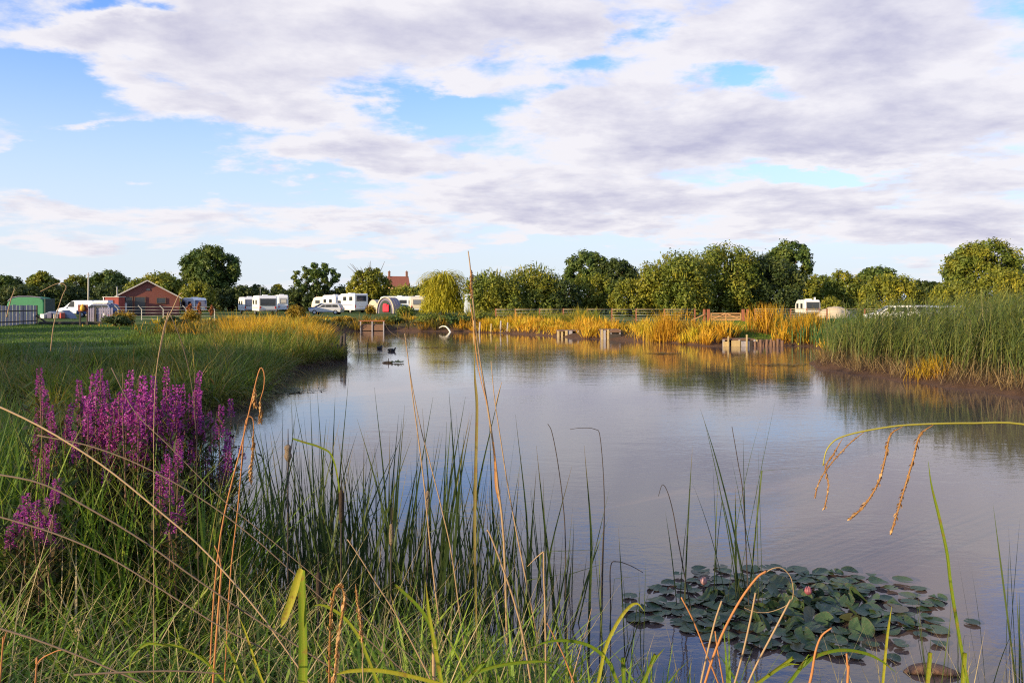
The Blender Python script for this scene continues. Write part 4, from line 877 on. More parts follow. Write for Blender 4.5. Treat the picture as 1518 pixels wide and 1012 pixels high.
def left_bank():
    P = scatter(rng, 15000, (-34, -5.5, 14.3, 46), lambda x, y, d: (d > -.05) & (d < 3.8+1.5*np.sin(x)) & (x > -.72*y)); n = len(P)
    hN = smooth_noise(P[:, 0], P[:, 1], .9)
    low = lambda P: np.clip(.60+.4*(P[:, 0]/P[:, 1]*F_PX+CX-300)/110, .60, 1)       # the rushes thin out in front of the lawn
    a = strip(P, U(.3, .75, n)*low(P)*(.65+.6*hN)*np.clip((P[:, 1]-12)/13, .75, 1.2), U(.010, .024, n), (0, .5), (.2, 1.5), 4)
    Ct = scatter(rng, 520, (-34, -5.5, 14.3, 46), lambda x, y, d: (d > .0) & (d < 4.5+1.5*np.sin(x)) & (x > -.72*y)); a2 = tussocks(Ct, 36, U(.65, 1.35, len(Ct))*low(Ct), (.012, .026), .3, rng)
    Ct = scatter(rng, 70, (-30, -5.5, 14.3, 40), lambda x, y, d: (d > .2) & (d < 4) & (x > -.72*y)); a3 = tussocks(Ct, 10, U(1.2, 1.7, len(Ct))*low(Ct), (.010, .016), .2, rng, bend=(0, .5), fan=.3, r=(.8, 1))
    Ct = scatter(rng, 130, (-13, -5.4, 14.3, 35), lambda x, y, d: (d > .05) & (d < 1.5)); a4 = tussocks(Ct, 40, U(.8, 1.45, len(Ct)), (.011, .024), .3, rng, bend=(.3, 1.8), fan=.8, r=(.35, 1)); a = join(a, a2, a3, a4)
    P = scatter(rng, 6000, (-34, -6, 22, 52), lambda x, y, d: (d > 3) & (d < 9) & (x > -.72*y) & (smooth_noise(x, y, .5) > .35)); n = len(P)
    b = strip(P, U(.12, .35, n), U(.02, .035, n), (0, .4), (.2, 1.), 2, r=U(0, .6, n))
    P = scatter(rng, 2000, (-12, -5.5, 14.3, 34), lambda x, y, d: (d > -.3) & (d < .35)); n = len(P)   # stalks hanging over the water's edge
    c = strip(P+[0, 0, .25], U(.4, .9, n), U(.012, .02, n), (.6, 1.2), (.5, 1.8), 4, az=rng.normal(-.6, .7, n), r=U(.5, 1, n))
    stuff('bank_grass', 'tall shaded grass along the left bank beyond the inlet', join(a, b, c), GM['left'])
    Ct = scatter(rng, 150, (-13.5, -6.4, 33.5, 44), lambda x, y, d: (d > .35) & (d < 4.2))
    stuff('bank_grass', 'golden tall grass catching the sun on the tip of the peninsula', tussocks(Ct, 46, U(.85, 1.65, len(Ct)), (.02, .04), .35, rng), GM['gold'])
    P = scatter(rng, 5000, (-32, -12, 40, 62), lambda x, y, d: (x > -.7*y) & (x > -22+0*y) & (smooth_noise(x, y, .45, 2) > .42)); n = len(P)
    stuff('rough_grass', 'rough tussocks between the lawn and the caravan field', strip(P, U(.35, .9, n), U(.03, .05, n), (0, .4), (.1, 1.1), 3), GM['mixed'])
left_bank()
def far_bank():
    def band(n, x0, x1, d0, d1, L, Wd, mat, name, lab, r=(0, 1), extra=None):
        P = scatter(rng, n, (x0, x1, 38, 84), lambda x, y, d: (d > d0) & (d < d1) & (y > 38) & ((x > -14) | (y > 50)) & (True if extra is None else extra(x, y, d))); k = len(P)
        hN = .45+.95*np.clip(smooth_noise(P[:, 0], P[:, 1], 1.1, 1), 0, 1.1); h = k//3; m = h//14
        stuff(name, lab, join(strip(P[:h], U(*L, h)*hN[:h]*.75, U(*Wd, h), (0, .5), (.0, 1.1), 3, r=U(*r, h)), tussocks(P[h:h+m], 28, (U(.6, 1.25, m)**1.3)*L[1]*hN[h:h+m], Wd, .42, rng, bend=(0, 1.1), nseg=3, r=None if r == (0, 1) else r)), mat)
    lawn = lambda x, y, d: ~((x > (.276+.012*np.sin(y))*y) & (x < .337*y) & (y > 42.5))
    pegs = [(826, 858, 54.9), (891, 920, 50.9), (1072, 1162, 43.2)]
    def clear(x, y, d): return lawn(x, y, d) & ~np.any([(x > xat(a, Y)-.2) & (x < xat(b, Y)+.2) & (y > Y-2) & (y < Y+.9) for a, b, Y in pegs], 0)
    band(11000, -4.8, 17.5, .02, 4.2, (.3, .84), (.035, .075), GM['gold'], 'bank_grass', 'golden sedge lining the sunny far bank', extra=clear)
    band(4200, -17, -3.5, .05, 3.4, (.3, .95), (.04, .08), GM['mixed'], 'bank_herbs', 'olive herbs and grass on the far left bank')
    band(6500, -4.5, 20, 4.6, 13, (.6, 1.1), (.05, .08), leaf_mat('yellow_green_reed', [(0, (.11, .12, .02)), (.6, (.22, .21, .03)), (1, (.42, .31, .04))], trans=.4, patch=(.6, .8, .7), pscale=.4), 'meadow_reeds', 'yellow green reeds behind the wire fence', extra=lambda x, y, d: lawn(x, y, d) & ((x < 7) | (y > 76)) & ((x < 9) | (y > 80)))
    band(2600, -30, -3, 4, 26, (.15, .5), (.06, .09), GM['gold'], 'meadow_grass', 'short sunlit grass in front of the caravans', extra=lambda x, y, d: smooth_noise(x, y, .5) > .45)
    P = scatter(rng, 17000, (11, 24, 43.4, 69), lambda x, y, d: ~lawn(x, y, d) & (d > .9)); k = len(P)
    stuff('lawn_grass', 'short bright lawn grass between the plank faced platform and the gate', strip(P, U(.05, .13, k), U(.02, .04, k), (0, .5), (.1, 1.), 2), leaf_mat('lawn_lit_tint', [(0, (.07, .14, .014)), (.6, (.13, .22, .02)), (1, (.24, .27, .04))], trans=.4))  # lit copy of the lawn colour: sunlight put into the blades
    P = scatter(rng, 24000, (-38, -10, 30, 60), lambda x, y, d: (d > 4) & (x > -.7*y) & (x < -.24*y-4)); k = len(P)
    stuff('lawn_grass', 'short green grass of the shaded lawn on the left', strip(P, U(.05, .14, k), U(.02, .035, k), (0, .5), (.1, 1.), 2), leaf_mat('lawn_shade_tint', [(0, (.05, .11, .014)), (.6, (.08, .17, .02)), (1, (.15, .20, .04))], trans=.35))  # darker copy of the lawn colour, with the shade put in
    P = scatter(rng, 1500, (15.5, 21, 38, 52), lambda x, y, d: (d > 0) & (d < 4)); k = len(P)
    stuff('flag_leaves', 'stiff blue green flag leaves at the head of the reed bed', strip(P, U(.8, 1.35, k), U(.035, .055, k), (0, .25), (0, .4), 3), GM['iris'])
    for i in range(3):
        cx, cy = [(9.2, 47.8), (16.7, 45.0), (15.4, 47.5)][i]; k = [420, 500, 380][i]; P = np.stack([rng.normal(cx, .55, k), rng.normal(cy, .5, k), np.full(k, .05)], 1); P[:, 2] = ground_z(P[:, 0], P[:, 1])
        o = put('sedge_tussock', raw_mesh('sedge_tussock', *(lambda q: (q[0], q[1], GM['gold'], q[2]))(strip(P, U(.9, [1.9, 1.7, 2.0][i], k), U(.03, .05, k), (0, .35), (0, .5), 3, r=U(0, .5, k)))))
        tag(o, ['tall orange tussock of sedge left of the timber gate', 'orange tussock of sedge at the water in front of the flag leaves', 'tallest orange tussock, below the white campervan'][i], 'tussock')
far_bank()
def right_bed():
    cond = lambda x, y, d: (d > .35+.3*np.sin(y*2.1)**2) & (d < 9) & (x > 10.4) & (x < .72*y+1.5)
    P = scatter(rng, 11500, (10.4, 27, 17.5, 40), cond); n = len(P); d = sdf(P[:, 0], P[:, 1])
    hh = .87*np.clip(.75+.28*d, .8, 1.35)*(.82+.3*smooth_noise(P[:, 0], P[:, 1], .8))
    hh = hh*np.clip(1.22-.016*(P[:, 1]-20), .8, 1.25)*np.clip(1-(P[:, 1]-29.5)*.075, .38, 1)
    az = rng.normal(.4, 1.2, n)
    a = strip(P, U(1.05, 1.95, n)*hh, U(.012, .024, n), (0, .36), (.05, .9), 4, az=az)
    k = 17000; i = rng.integers(0, n, k); f = U(.25, .97, k)                      # side leaves on the stems
    P2 = P[i]+np.stack([.06*f*np.cos(az[i]), .06*f*np.sin(az[i]), 1.5*hh[i]*f], 1)
    b = strip(P2, U(.3, .7, k), U(.016, .032, k), (.3, 1.2), (.3, 1.5), 3, r=U(.0, .8, k), az=np.where(rng.random(k) < .6, rng.normal(.2, .6, k), U(0, 6.28, k)))
    D = b[2].copy(); D[:, 1] = .5+.3*D[:, 1]
    stuff('reed_bed', 'dense shaded green reed bed on the right bank', join(a, (b[0], b[1], D)), GM['reed'])
    P = scatter(rng, 2200, (10.2, 16, 17.5, 33), lambda x, y, d: (d > .1) & (d < .9)); n = len(P)
    stuff('dead_stems', 'dead brown stems and litter at the muddy foot of the reed bed', strip(P, U(.25, .8, n), U(.010, .018, n), (.2, 1.3), (0, .6), 3), leaf_mat('dead_reed', [(0, (.10, .06, .03)), (.6, (.19, .13, .06)), (1, (.30, .22, .11))], trans=.15))
    P = np.stack([rng.normal(12.7, .3, 260), rng.normal(24.0, .25, 260), np.zeros(260)], 1); P[:, 2] = ground_z(P[:, 0], P[:, 1])
    q = strip(P, U(.3, .8, 260), U(.012, .02, 260), (0, .6), (.1, .9), 4, r=U(0, .45, 260)); o = put('sedge_tussock', raw_mesh('sedge_tussock', q[0], q[1], GM['gold'], q[2])); tag(o, 'orange tussock at the muddy foot of the shaded reed bed', 'tussock')
right_bed()
# ---------------------------------------------------------------- small shrubs and herbs on the banks
def shrub(name, label, px, base, top, Y, wpx, leafkind, n, size, seed, cat='shrub', group=None):
    r_ = np.random.default_rng(seed); x = xat(px, Y); zb = gz(x, Y); H = (HY-top)*Y/F_PX+EYE-zb; w = wpx*Y/F_PX/2
    t = thing(name, label, cat, (x, Y, zb), 0, group)
    bl = [(math.cos(i*2.4)*w*.62*math.sqrt(i/9), math.sin(i*2.4)*w*.5*math.sqrt(i/9), H*r_.uniform(.42, .68)*(1-.25*i/9), w*.38, w*.38, H*.32) for i in range(9)]
    V, Q, D = leaves(r_, bl, n, size*.85); V[:, 2] = np.maximum(V[:, 2], .02); put('foliage', raw_mesh('foliage', V, Q, LF[leafkind], D), t)
    m = MB()
    for i in range(5): e = Vector(bl[i][:3]); m.tube([(0, 0, -.05), e*.5+Vector((0, 0, .1)), e], [.035, .028, .012], 5)
    m.build('stem', MT['bark'], t); return t
S = shrub
S('bank_shrub', 'round olive bush in front of the domed tent', 600, 470, 450, 82, 34, 'bush', 1600, .14, 1)
S('bank_shrub', 'rust tinted bush left of the domed tent', 549, 468, 449, 98, 20, 'golden', 900, .14, 2)
S('bank_shrub', 'bush of golden leaves right of the largest caravan', 437, 466, 448, 72, 36, 'golden', 1500, .13, 3)
S('bank_shrub', 'dark green bush on the far bank below the round caravan', 640, 485, 464, 69, 60, 'bush', 2200, .12, 4)
S('bank_shrub', 'dark low bush right behind the fishing platform with the handrail', 585, 485, 468, 69.5, 34, 'oak', 1400, .12, 5)
S('bank_shrub', 'dark bush behind the white pipe', 678, 487, 464, 67, 50, 'oak', 2000, .12, 6)
S('bank_shrub', 'brown olive bush left of the fishing platform with the handrail', 508, 486, 469, 70, 44, 'golden', 1500, .12, 7)
S('bank_shrub', 'olive bush on the far bank left of the long wire fence', 716, 485, 460, 68, 40, 'bush', 1700, .12, 8)
S('bank_shrub', 'dark bush at the far lawn edge below the yellow flowers', 172, 487, 466, 56, 56, 'dark', 1600, .11, 9)
S('bank_shrub', 'dark bush on the far lawn edge in front of the brick building', 256, 487, 467, 55, 50, 'dark', 1500, .11, 10)
S('bank_shrub', 'dull brown bush left of the golden peninsula grass', 376, 480, 466, 52, 44, 'dark', 1300, .10, 11)
S('flowering_bush', 'bush topped with yellow flowers left of the brick building', 180, 472, 456, 57, 42, 'golden', 1300, .09, 12)
S('flowering_bush', 'yellow flowered bush below the caravan with the deep blue window', 282, 474, 457, 62, 40, 'golden', 1200, .09, 13)
S('low_bush', 'rust brown bush at the wire fence left of the timber gate', 1012, 478, 458, 72, 38, 'golden', 1300, .11, 14)
S('low_bush', 'dark green tuft at the left end of the plank faced platform', 1084, 498, 484, 44.5, 20, 'dark', 600, .06, 15)
def dock(px, Y, top, lab, seed):
    r_ = np.random.default_rng(seed); x = xat(px, Y); zb = gz(x, Y); H = (HY-top)*Y/F_PX+EYE-zb; t = thing('dock_plant', lab, 'plant', (x, Y, zb), 0, 'rusty docks')
    m = MB()
    for i in range(4): m.tube([(0, 0, 0), (r_.normal()*.15, r_.normal()*.1, H*.9)], [.02, .008], 5)
    m.build('stem', MT['wood_brown'], t)
    V, Q, D = leaves(r_, [(r_.normal()*.14, r_.normal()*.1, H*(.55+.1*i), .12, .12, H*.13) for i in range(5)], 320, .07); put('seed_head', raw_mesh('seed_head', V, Q, LF['rust'], D), t)
for i, (px, Y, top, lab) in enumerate([(284, 66, 451, 'rusty dock covering the left of the caravan with the deep blue window'), (296, 66, 449, 'rusty dock covering the right of the caravan with the deep blue window'), (313, 66, 454, 'rusty dock standing apart, right of the other two')]): dock(px, Y, top, lab, i)
# ---------------------------------------------------------------- things floating on the pond
def weed_mat(px, py, w, h, col, lab, seed, name='floating_weed'):
    r_ = np.random.default_rng(seed); Y = EYE*F_PX/(py-HY); x = xat(px, Y); k = 260
    a = r_.uniform(0, 6.28, k); q = np.sqrt(r_.random(k)); P = np.stack([x+np.cos(a)*q*w/2*(.7+.3*np.sin(3*a)), Y+np.sin(a)*q*h/2, np.full(k, .012)+r_.random(k)*.01], 1)
    V, Q, D = ribbons(P, r_.uniform(.1, .35, k), r_.uniform(0, 6.28, k), np.full(k, 1.5), r_.normal(0, .1, k), r_.uniform(.02, .06, k), 2, r_)
    V[:, 2] = np.clip(V[:, 2], .004, .05); o = put(name, raw_mesh(name, V, Q, col, D)); tag(o, lab, 'weed')
weed_mat(645, 515, 3.4, 2.2, GM['mixed'], 'yellow green floating weed patch right of the coots', 1)
weed_mat(1150, 541, 3.2, 1.2, GM['mixed'], 'floating weed streak off the left end of the reed bed', 2)
weed_mat(985, 524, 2.2, 1.2, GM['mixed'], 'small weed patch in front of the golden far bank', 3)
weed_mat(425, 580, 2.2, 1.4, GM['cattail'], 'dark floating weed off the left bank', 4)
def debris():
    r_ = np.random.default_rng(6); Y = EYE*F_PX/(538-HY); x = xat(581, Y); t = thing('floating_debris', 'dark floating clump of leaves and wood on the open water below the coots', 'debris', (x, Y, 0))
    MB().tube(spline([(-.38, 0, .01), (-.2, .05, .03), (.05, 0, .03)], 7), [.02, .04, .045, .05, .045, .04, .02], 7).build('branch', MT['wood_dark'], t)
    MB().tube([(-.15, 0, .02), (-.13, 0, .19)], [.02, .012], 5).build('twig', MT['wood_dark'], t)
    P = np.stack([r_.normal(.2, .12, 40), r_.normal(0, .08, 40), np.full(40, .02)], 1); V, Q, D = ribbons(P, r_.uniform(.1, .22, 40), r_.uniform(0, 6.28, 40), r_.uniform(.6, 1.3, 40), r_.uniform(.3, 1, 40), r_.uniform(.03, .06, 40), 3, r_)
    V[:, 2] = np.maximum(V[:, 2], .005); put('leaf_clump', raw_mesh('leaf_clump', V, Q, GM['cattail'], D), t)
debris()
o = MB().tube(spline([(-.32, 0, .0), (-.2, 0, .035), (0, .02, .05), (.18, 0, .03), (.3, 0, 0)], 14), [.02, .04, .06, .075, .085, .09, .09, .085, .08, .07, .06, .05, .035, .02], 9, flat=.6).build('sunken_log', MT['mud_rock']); o.location = (xat(1385, 5.1), 5.1, 0); o.rotation_euler = (0, 0, -.15); o.scale = (.58, .7, .55); tag(o, 'brown half sunken log below the right edge of the lily pads', 'log')
def pad_mesh(r_, i):
    n = 26; R0 = 1.; V = [(0, 0, 0)]; notch = .16
    cup = r_.uniform(.0, .22); fold = r_.uniform(-.06, .14); ph = r_.uniform(0, 6.28)
    for ring in (.5, 1.):
        for k in range(n):
            a = notch+(6.2832-2*notch)*k/(n-1); rr = ring*(1+.03*math.sin(5*a+ph)); x = rr*math.cos(a); y = rr*math.sin(a)
            V.append((x, y, cup*ring**3*(.4+.6*math.sin(a*1.0+ph)**2)+fold*ring**2*math.sin(2*a+ph)+.015*ring*math.sin(9*a)))
    T_ = []
    for k in range(n-1): T_.append((0, 1+k, 2+k, 2+k)); 
    F = [(0, 1+k, 2+k) for k in range(n-1)]+[(1+k, 1+n+k, 2+n+k) for k in range(n-1)]+[(1+k, 2+n+k, 2+k) for k in range(n-1)]
    V = np.array(V); D = np.tile([r_.random(), 0, 0], (len(V), 1)); D[:, 1] = np.hypot(V[:, 0], V[:, 1])
    return raw_mesh('lily_pad', V, F, PADM, D, True)
def pad_mat():
    m, g, o = new_mat('lily_leaf'); at_ = g.n.new('ShaderNodeAttribute'); at_.attribute_name = 'dat'; r_, s_, _ = g.sep(at_.outputs['Vector'])
    oi = g.n.new('ShaderNodeObjectInfo').outputs['Random']; co = g.n.new('ShaderNodeTexCoord').outputs['Object']
    c = g.ramp(oi, [(0, (.022, .045, .018)), (.5, (.040, .075, .028)), (.86, (.065, .095, .042)), (.97, (.075, .075, .045)), (1, (.10, .065, .045))])
    c = g.mix(g.m('MULTIPLY', g.ss(g.noise(co, 3.5, 4), .5, .75), .6), c, (.095, .085, .045))
    x_, y_, z_ = g.sep(co); vein = g.ss(g.m('ABSOLUTE', g.m('SINE', g.m('MULTIPLY', g.m('ARCTAN2', y_, x_), 7.5))), .0, .22, .55, 0.)
    c = g.mix(vein, c, (.085, .13, .065)); c = g.mix(g.m('MULTIPLY', g.ss(s_, .88, 1.), g.ss(g.noise(co, 5, 3), .45, .6)), c, (.10, .075, .04))
    b = g.new('ShaderNodeBsdfPrincipled', **{'Base Color': c, 'Roughness': .45, 'Specular IOR Level': .3}); g.l.new(b.outputs[0], o.inputs[0]); return m
PADM = pad_mat()
def lily_pads():
    r_ = np.random.default_rng(17); meshes = [pad_mesh(r_, i) for i in range(9)]; placed = []
    tries = 0
    while len(placed) < 285 and tries < 20000:
        tries += 1
        if r_.random() < .8: px, py = r_.normal(1185, 110), r_.normal(905, 36)
        else: px, py = r_.uniform(920, 1450), r_.uniform(838, 985)
        e = ((px-1190)/262)**2+((py-910-.06*(px-1190))/70)**2
        if e > 1: continue
        Y = EYE*F_PX/(py-HY); x = xat(px, Y); core = 1-e; rad = r_.uniform(.042, .095)
        if any((x-a)**2+(Y-b)**2 < ((rad+c)*(.42 if core > .35 else .72))**2 for a, b, c in placed): continue
        placed.append((x, Y, rad)); o = bpy.data.objects.new('lily_pad', meshes[len(placed) % 9]); link(o)
        hgt = max(0, core-.4)*r_.uniform(0, .07); tl = .12+max(0, core-.2)*.6 if hgt > .015 else .03
        o.location = (x, Y, .008+.004*(len(placed) % 5)+hgt); o.scale = (rad, rad*r_.uniform(.85, 1.05), rad); o.rotation_euler = (r_.normal()*tl, r_.normal()*tl, r_.uniform(0, 6.28))
        tag(o, 'round dark green lily pad in the patch floating at the lower right', 'lily pad', 'lily pads of the patch at the lower right')
lily_pads()
def lily_bud(px, py, col, lab):
    Y = EYE*F_PX/(py+6-HY); t = thing('water_lily', lab, 'flower', (xat(px, Y), Y, .03))
    MB().tube([(0, 0, -.1), (0, 0, .05)], .008, 5).build('stalk', MT['wood_dark'], t)
    for k in range(6):
        a = k*1.047; m = MB(); m.tube(spline([(0, 0, .04), (math.cos(a)*.022, math.sin(a)*.022, .065), (math.cos(a)*.014, math.sin(a)*.014, .105)], 6), [.006, .014, .018, .017, .011, .002], 6, flat=.5); m.build('petal', col, t)
PINK = surf('pale_pink_petal', (.36, .20, .20), .5, .15, 20); lily_bud(1043, 873, PINK, 'pale pink water lily bud at the left of the lily pads'); lily_bud(1198, 888, surf('deep_pink_petal', (.24, .07, .09), .5, .15, 20), 'deep pink water lily bud in the middle of the lily pads')
# ---------------------------------------------------------------- cattails standing in the shallows
def cattail_meshes():
    out = []
    for i in range(14):
        r_ = np.random.default_rng(200+i); k = r_.integers(3, 6); P = r_.normal(size=(k, 3))*[.03, .03, 0]
        L = r_.uniform(.8, 1.8, k); kk = r_.random(k) < .14
        v, q, d_ = ribbons(P, L, r_.uniform(0, 6.28, k), r_.uniform(.0, .24, k), r_.uniform(-.05, .28, k), r_.uniform(.009, .019, k), 9, r_, kink=(np.where(kk, r_.uniform(1.2, 2.3, k), 0), r_.uniform(.6, .85, k)),
                            prof=lambda s: np.minimum(1, (1-s)*2.6+.05), r=r_.random(k)*.97)
        out.append(raw_mesh('cattail', v, q, GM['cattail'], d_))
    return out
CT = cattail_meshes()
def cattails():
    r_ = np.random.default_rng(31)
    spots = []
    for _ in range(215):
        px = r_.choice([r_.uniform(375, 560), r_.uniform(460, 720), r_.uniform(560, 850), r_.uniform(690, 900)], p=[.34, .36, .21, .09]); Y = r_.uniform(4.7, 6.9); spots.append((px, Y, r_.uniform(.72, 1.08)))
    for px, Y, s in spots:
        x = xat(px, Y)
        if sdf([x], [Y])[0] > .25: Y += .5; x = xat(px, Y)
        o = bpy.data.objects.new('cattail', CT[r_.integers(0, 14)]); link(o); o.location = (x, Y, min(0, gz(x, Y))-.03); o.rotation_euler = (r_.normal()*.05, r_.normal()*.07, r_.uniform(0, 6.28))
        s *= 1.0-.20*abs((px-600)/300)**2*.6; o.scale = (s, s, s*1.06)
        tag(o, 'slim dark green cattail leaves standing in the shallows below the middle of the photo', 'cattail', 'cattails in the near shallows')
    for px, Y, s in [(1010, 6.3, .85), (1060, 6.4, .8), (1085, 6.2, 1.0), (1100, 6.3, 1.05), (1112, 6.4, .95), (1128, 6.2, .75), (1395, 4.6, .5), (1420, 4.7, .45), (1375, 4.8, .4), (1460, 4.8, .5), (1512, 4.8, .75), (1495, 5.4, .55), (930, 5.4, .6), (955, 5.2, .5)]:
        o = bpy.data.objects.new('cattail', CT[r_.integers(0, 14)]); link(o); o.location = (xat(px, Y), Y, -.05); o.scale = (s*.8, s*.8, s); o.rotation_euler = (0, 0, r_.uniform(0, 6.28))
        tag(o, 'sparse dark leaves standing in the water around the lily pads' if px < 1200 else 'sparse dark leaves standing in the water at the lower right corner', 'cattail', 'sparse leaves by the lily pads' if px < 1200 else 'sparse leaves in the lower right corner')
cattails()
LONG = [(436, 588, 505, 5.1), (470, 576, 476, 5.4), (517, 560, 500, 5.2), (555, 574, 572, 5.5), (642, 588, 600, 5.0), (662, 625, 640, 5.3), (690, 588, 650, 5.2), (688, 640, 652, 4.9), (743, 570, 690, 5.6), (764, 614, 782, 5.2), (725, 612, 745, 5.7), (652, 640, 596, 5.4), (600, 600, 588, 5.0), (626, 605, 634, 5.4), (400, 640, 452, 4.9), (420, 650, 470, 5.0), (795, 660, 830, 5.5), (866, 660, 872, 5.3), (848, 690, 800, 5.1), (578, 640, 560, 4.9), (540, 640, 548, 5.0), (500, 640, 520, 5.6), (705, 690, 660, 5.1), (770, 700, 740, 5.4)]
for i, (tx, ty, bx, Y) in enumerate(LONG):
    mx = (tx*.45+bx*.55)+(7 if i % 2 else -6)
    P_ = [at(bx, HY+EYE*F_PX/Y+8, Y), at((bx+mx)/2, (HY+EYE*F_PX/Y)*.72+ty*.28, Y), at(mx, (HY+EYE*F_PX/Y)*.42+ty*.58, Y), at(tx, ty, Y-.1)]; Q_ = spline(P_, 14); V_ = []; D_ = []
    for k, p in enumerate(Q_):
        hw = .0085*min(1, (1-k/13)*2.4+.06)*(.8+.03*(i % 9)); V_ += [(p.x-hw, p.y-hw*.3, p.z), (p.x, p.y+hw*.35, p.z), (p.x+hw, p.y-hw*.3, p.z)]; D_ += [(.1+.03*(i % 9), k/13, .2+.03*i)]*3
    o = put('cattail', raw_mesh('cattail', V_, [[k*3+j, k*3+j+1, k*3+j+4, k*3+j+3] for k in range(13) for j in (0, 1)], GM['cattail'], D_)); tag(o, 'slim dark green cattail leaves standing in the shallows below the middle of the photo', 'cattail', 'cattails in the near shallows')
HEAD = surf('cattail_head', (.035, .022, .015), .95, .3, 30, bump=.5); FLUFF = surf('cattail_fluff', (.22, .16, .11), .95, .35, 40, bump=.9)
def cat_head(px, py, Y, ln, rad, mat, lab):
    p = at(px, py, Y); t = thing('cattail', lab, 'cattail', (p.x, p.y, -.1)); z1 = p.z+.1
    MB().tube(spline([(.03, 0, 0), (.0, 0, z1*.5), (0, 0, z1)], 5), [.006, .006, .005, .005, .004], 6).build('stem', MT['wood_dark'], t)
    r_ = random.Random(int(px)); n = 9
    MB().tube([(0, 0, z1-ln/2+ln*i/(n-1)) for i in range(n)], [rad*(.45 if i in (0, n-1) else 1+(.35*(r_.random()-.5) if mat is FLUFF else 0)) for i in range(n)], 9).build('seed_head', mat, t)
    MB().tube([(0, 0, z1+ln/2), (0, 0, z1+ln/2+.1)], [.004, .002], 5).build('tip', MT['wood_dark'], t)
cat_head(427, 671, 4.9, .10, .021, FLUFF, 'fluffy grey brown old cattail head standing clear on the left')
cat_head(506, 750, 4.8, .20, .016, HEAD, 'long dark cattail head left of the blue reflection'); cat_head(472, 868, 4.2, .15, .013, HEAD, 'lowest dark cattail head, above the folded yellow leaf')
cat_head(580, 792, 4.7, .13, .013, FLUFF, 'brown cattail head below the blue reflection'); cat_head(634, 743, 5., .14, .012, FLUFF, 'brown leaning cattail head beside the pair of dry stems')
# ---------------------------------------------------------------- stems and leaves one can pick out
def ribbon_obj(name, label, pts, w, mat, cat='sedge', parent=None, r=.6, n=26, group=None, taper=(.6, 1, .08)):
    C3 = spline(pts, n); V = []; D = []
    for i, p in enumerate(C3):
        t = (C3[min(i+1, n-1)]-C3[max(i-1, 0)]).normalized(); s = i/(n-1)
        sd_ = t.cross(Vector((.25, 1, .15))); sd_ = sd_.normalized() if sd_.length > 1e-3 else Vector((1, 0, 0))
        hw = w/2*(np.interp(s, [0, .35, .75, 1], [taper[0], taper[1], taper[1]*.85, taper[2]])); nn = sd_.cross(t)*hw*.5
        V += [p-sd_*hw, p+nn, p+sd_*hw]; D += [(r-.10+.12*math.sin(i*.9+r*9)*s, s, .3), (min(1, r+.22), s, .3), (r-.05, s, .3)]  # tone wave puts lit and shaded stretches into one edge; paler midrib
    Q = []
    for i in range(n-1):
        for k in (0, 1): Q.append([i*3+k, i*3+k+1, i*3+k+4, i*3+k+3])
    o = put(name, raw_mesh(name, [tuple(v) for v in V], Q, mat, D, True), parent)
    if label: tag(o, label, cat, group)
    return o
STRAW = surf('straw_stem', (.30, .20, .11), .7, .25, 9); ORANGE = surf('rusty_stem', (.36, .15, .05), .75, .3, 9); GREENSTEM = surf('yellow_green_stem', (.26, .23, .03), .5, .2, 5); BROWN = surf('brown_stem', (.11, .075, .05), .8, .3, 9)
SPIKE = surf('sedge_spike', (.38, .21, .09), .9, .35, 60, bump=.8)
def PX(pts, Y):
    n = len(pts)
    return [at(p[0], p[1], p[2] if len(p) > 2 else (Y if not hasattr(Y, '__len__') else Y[0]+(Y[1]-Y[0])*i/(n-1))) for i, p in enumerate(pts)]
def rooted(P, end=True):
    """carry a low end of a stem on down to the ground or the pond bed"""
    P = list(P)
    for rev in ((False, True) if end else (False,)):
        if rev: P.reverse()
        d_ = (P[0]-P[1]).normalized(); z_ = gz(P[0].x, P[0].y)
        if d_.z < -.35 and z_+.02 < P[0].z < 1.68: P.insert(0, P[0]+d_*((P[0].z-z_+.05)/-d_.z))
        if rev: P.reverse()
    return P
def stem(label, pts, Y, wpx, mat, name='dry_reed', cat='dry reed', parent=None, n=26, tip=.4, group=None):
    P = spline(rooted(PX(pts, Y), name == 'fallen_reed') if name != 'looping_leaf' else PX(pts, Y), n); y0 = Y[0] if hasattr(Y, '__len__') else Y; r0 = wpx*y0/F_PX/2*.66
    o = MB().tube(P, [r0*(1-(1-tip)*i/(n-1)) for i in range(n)], 7).build(name, mat, parent)
    if label: tag(o, label, cat, group)
    return o
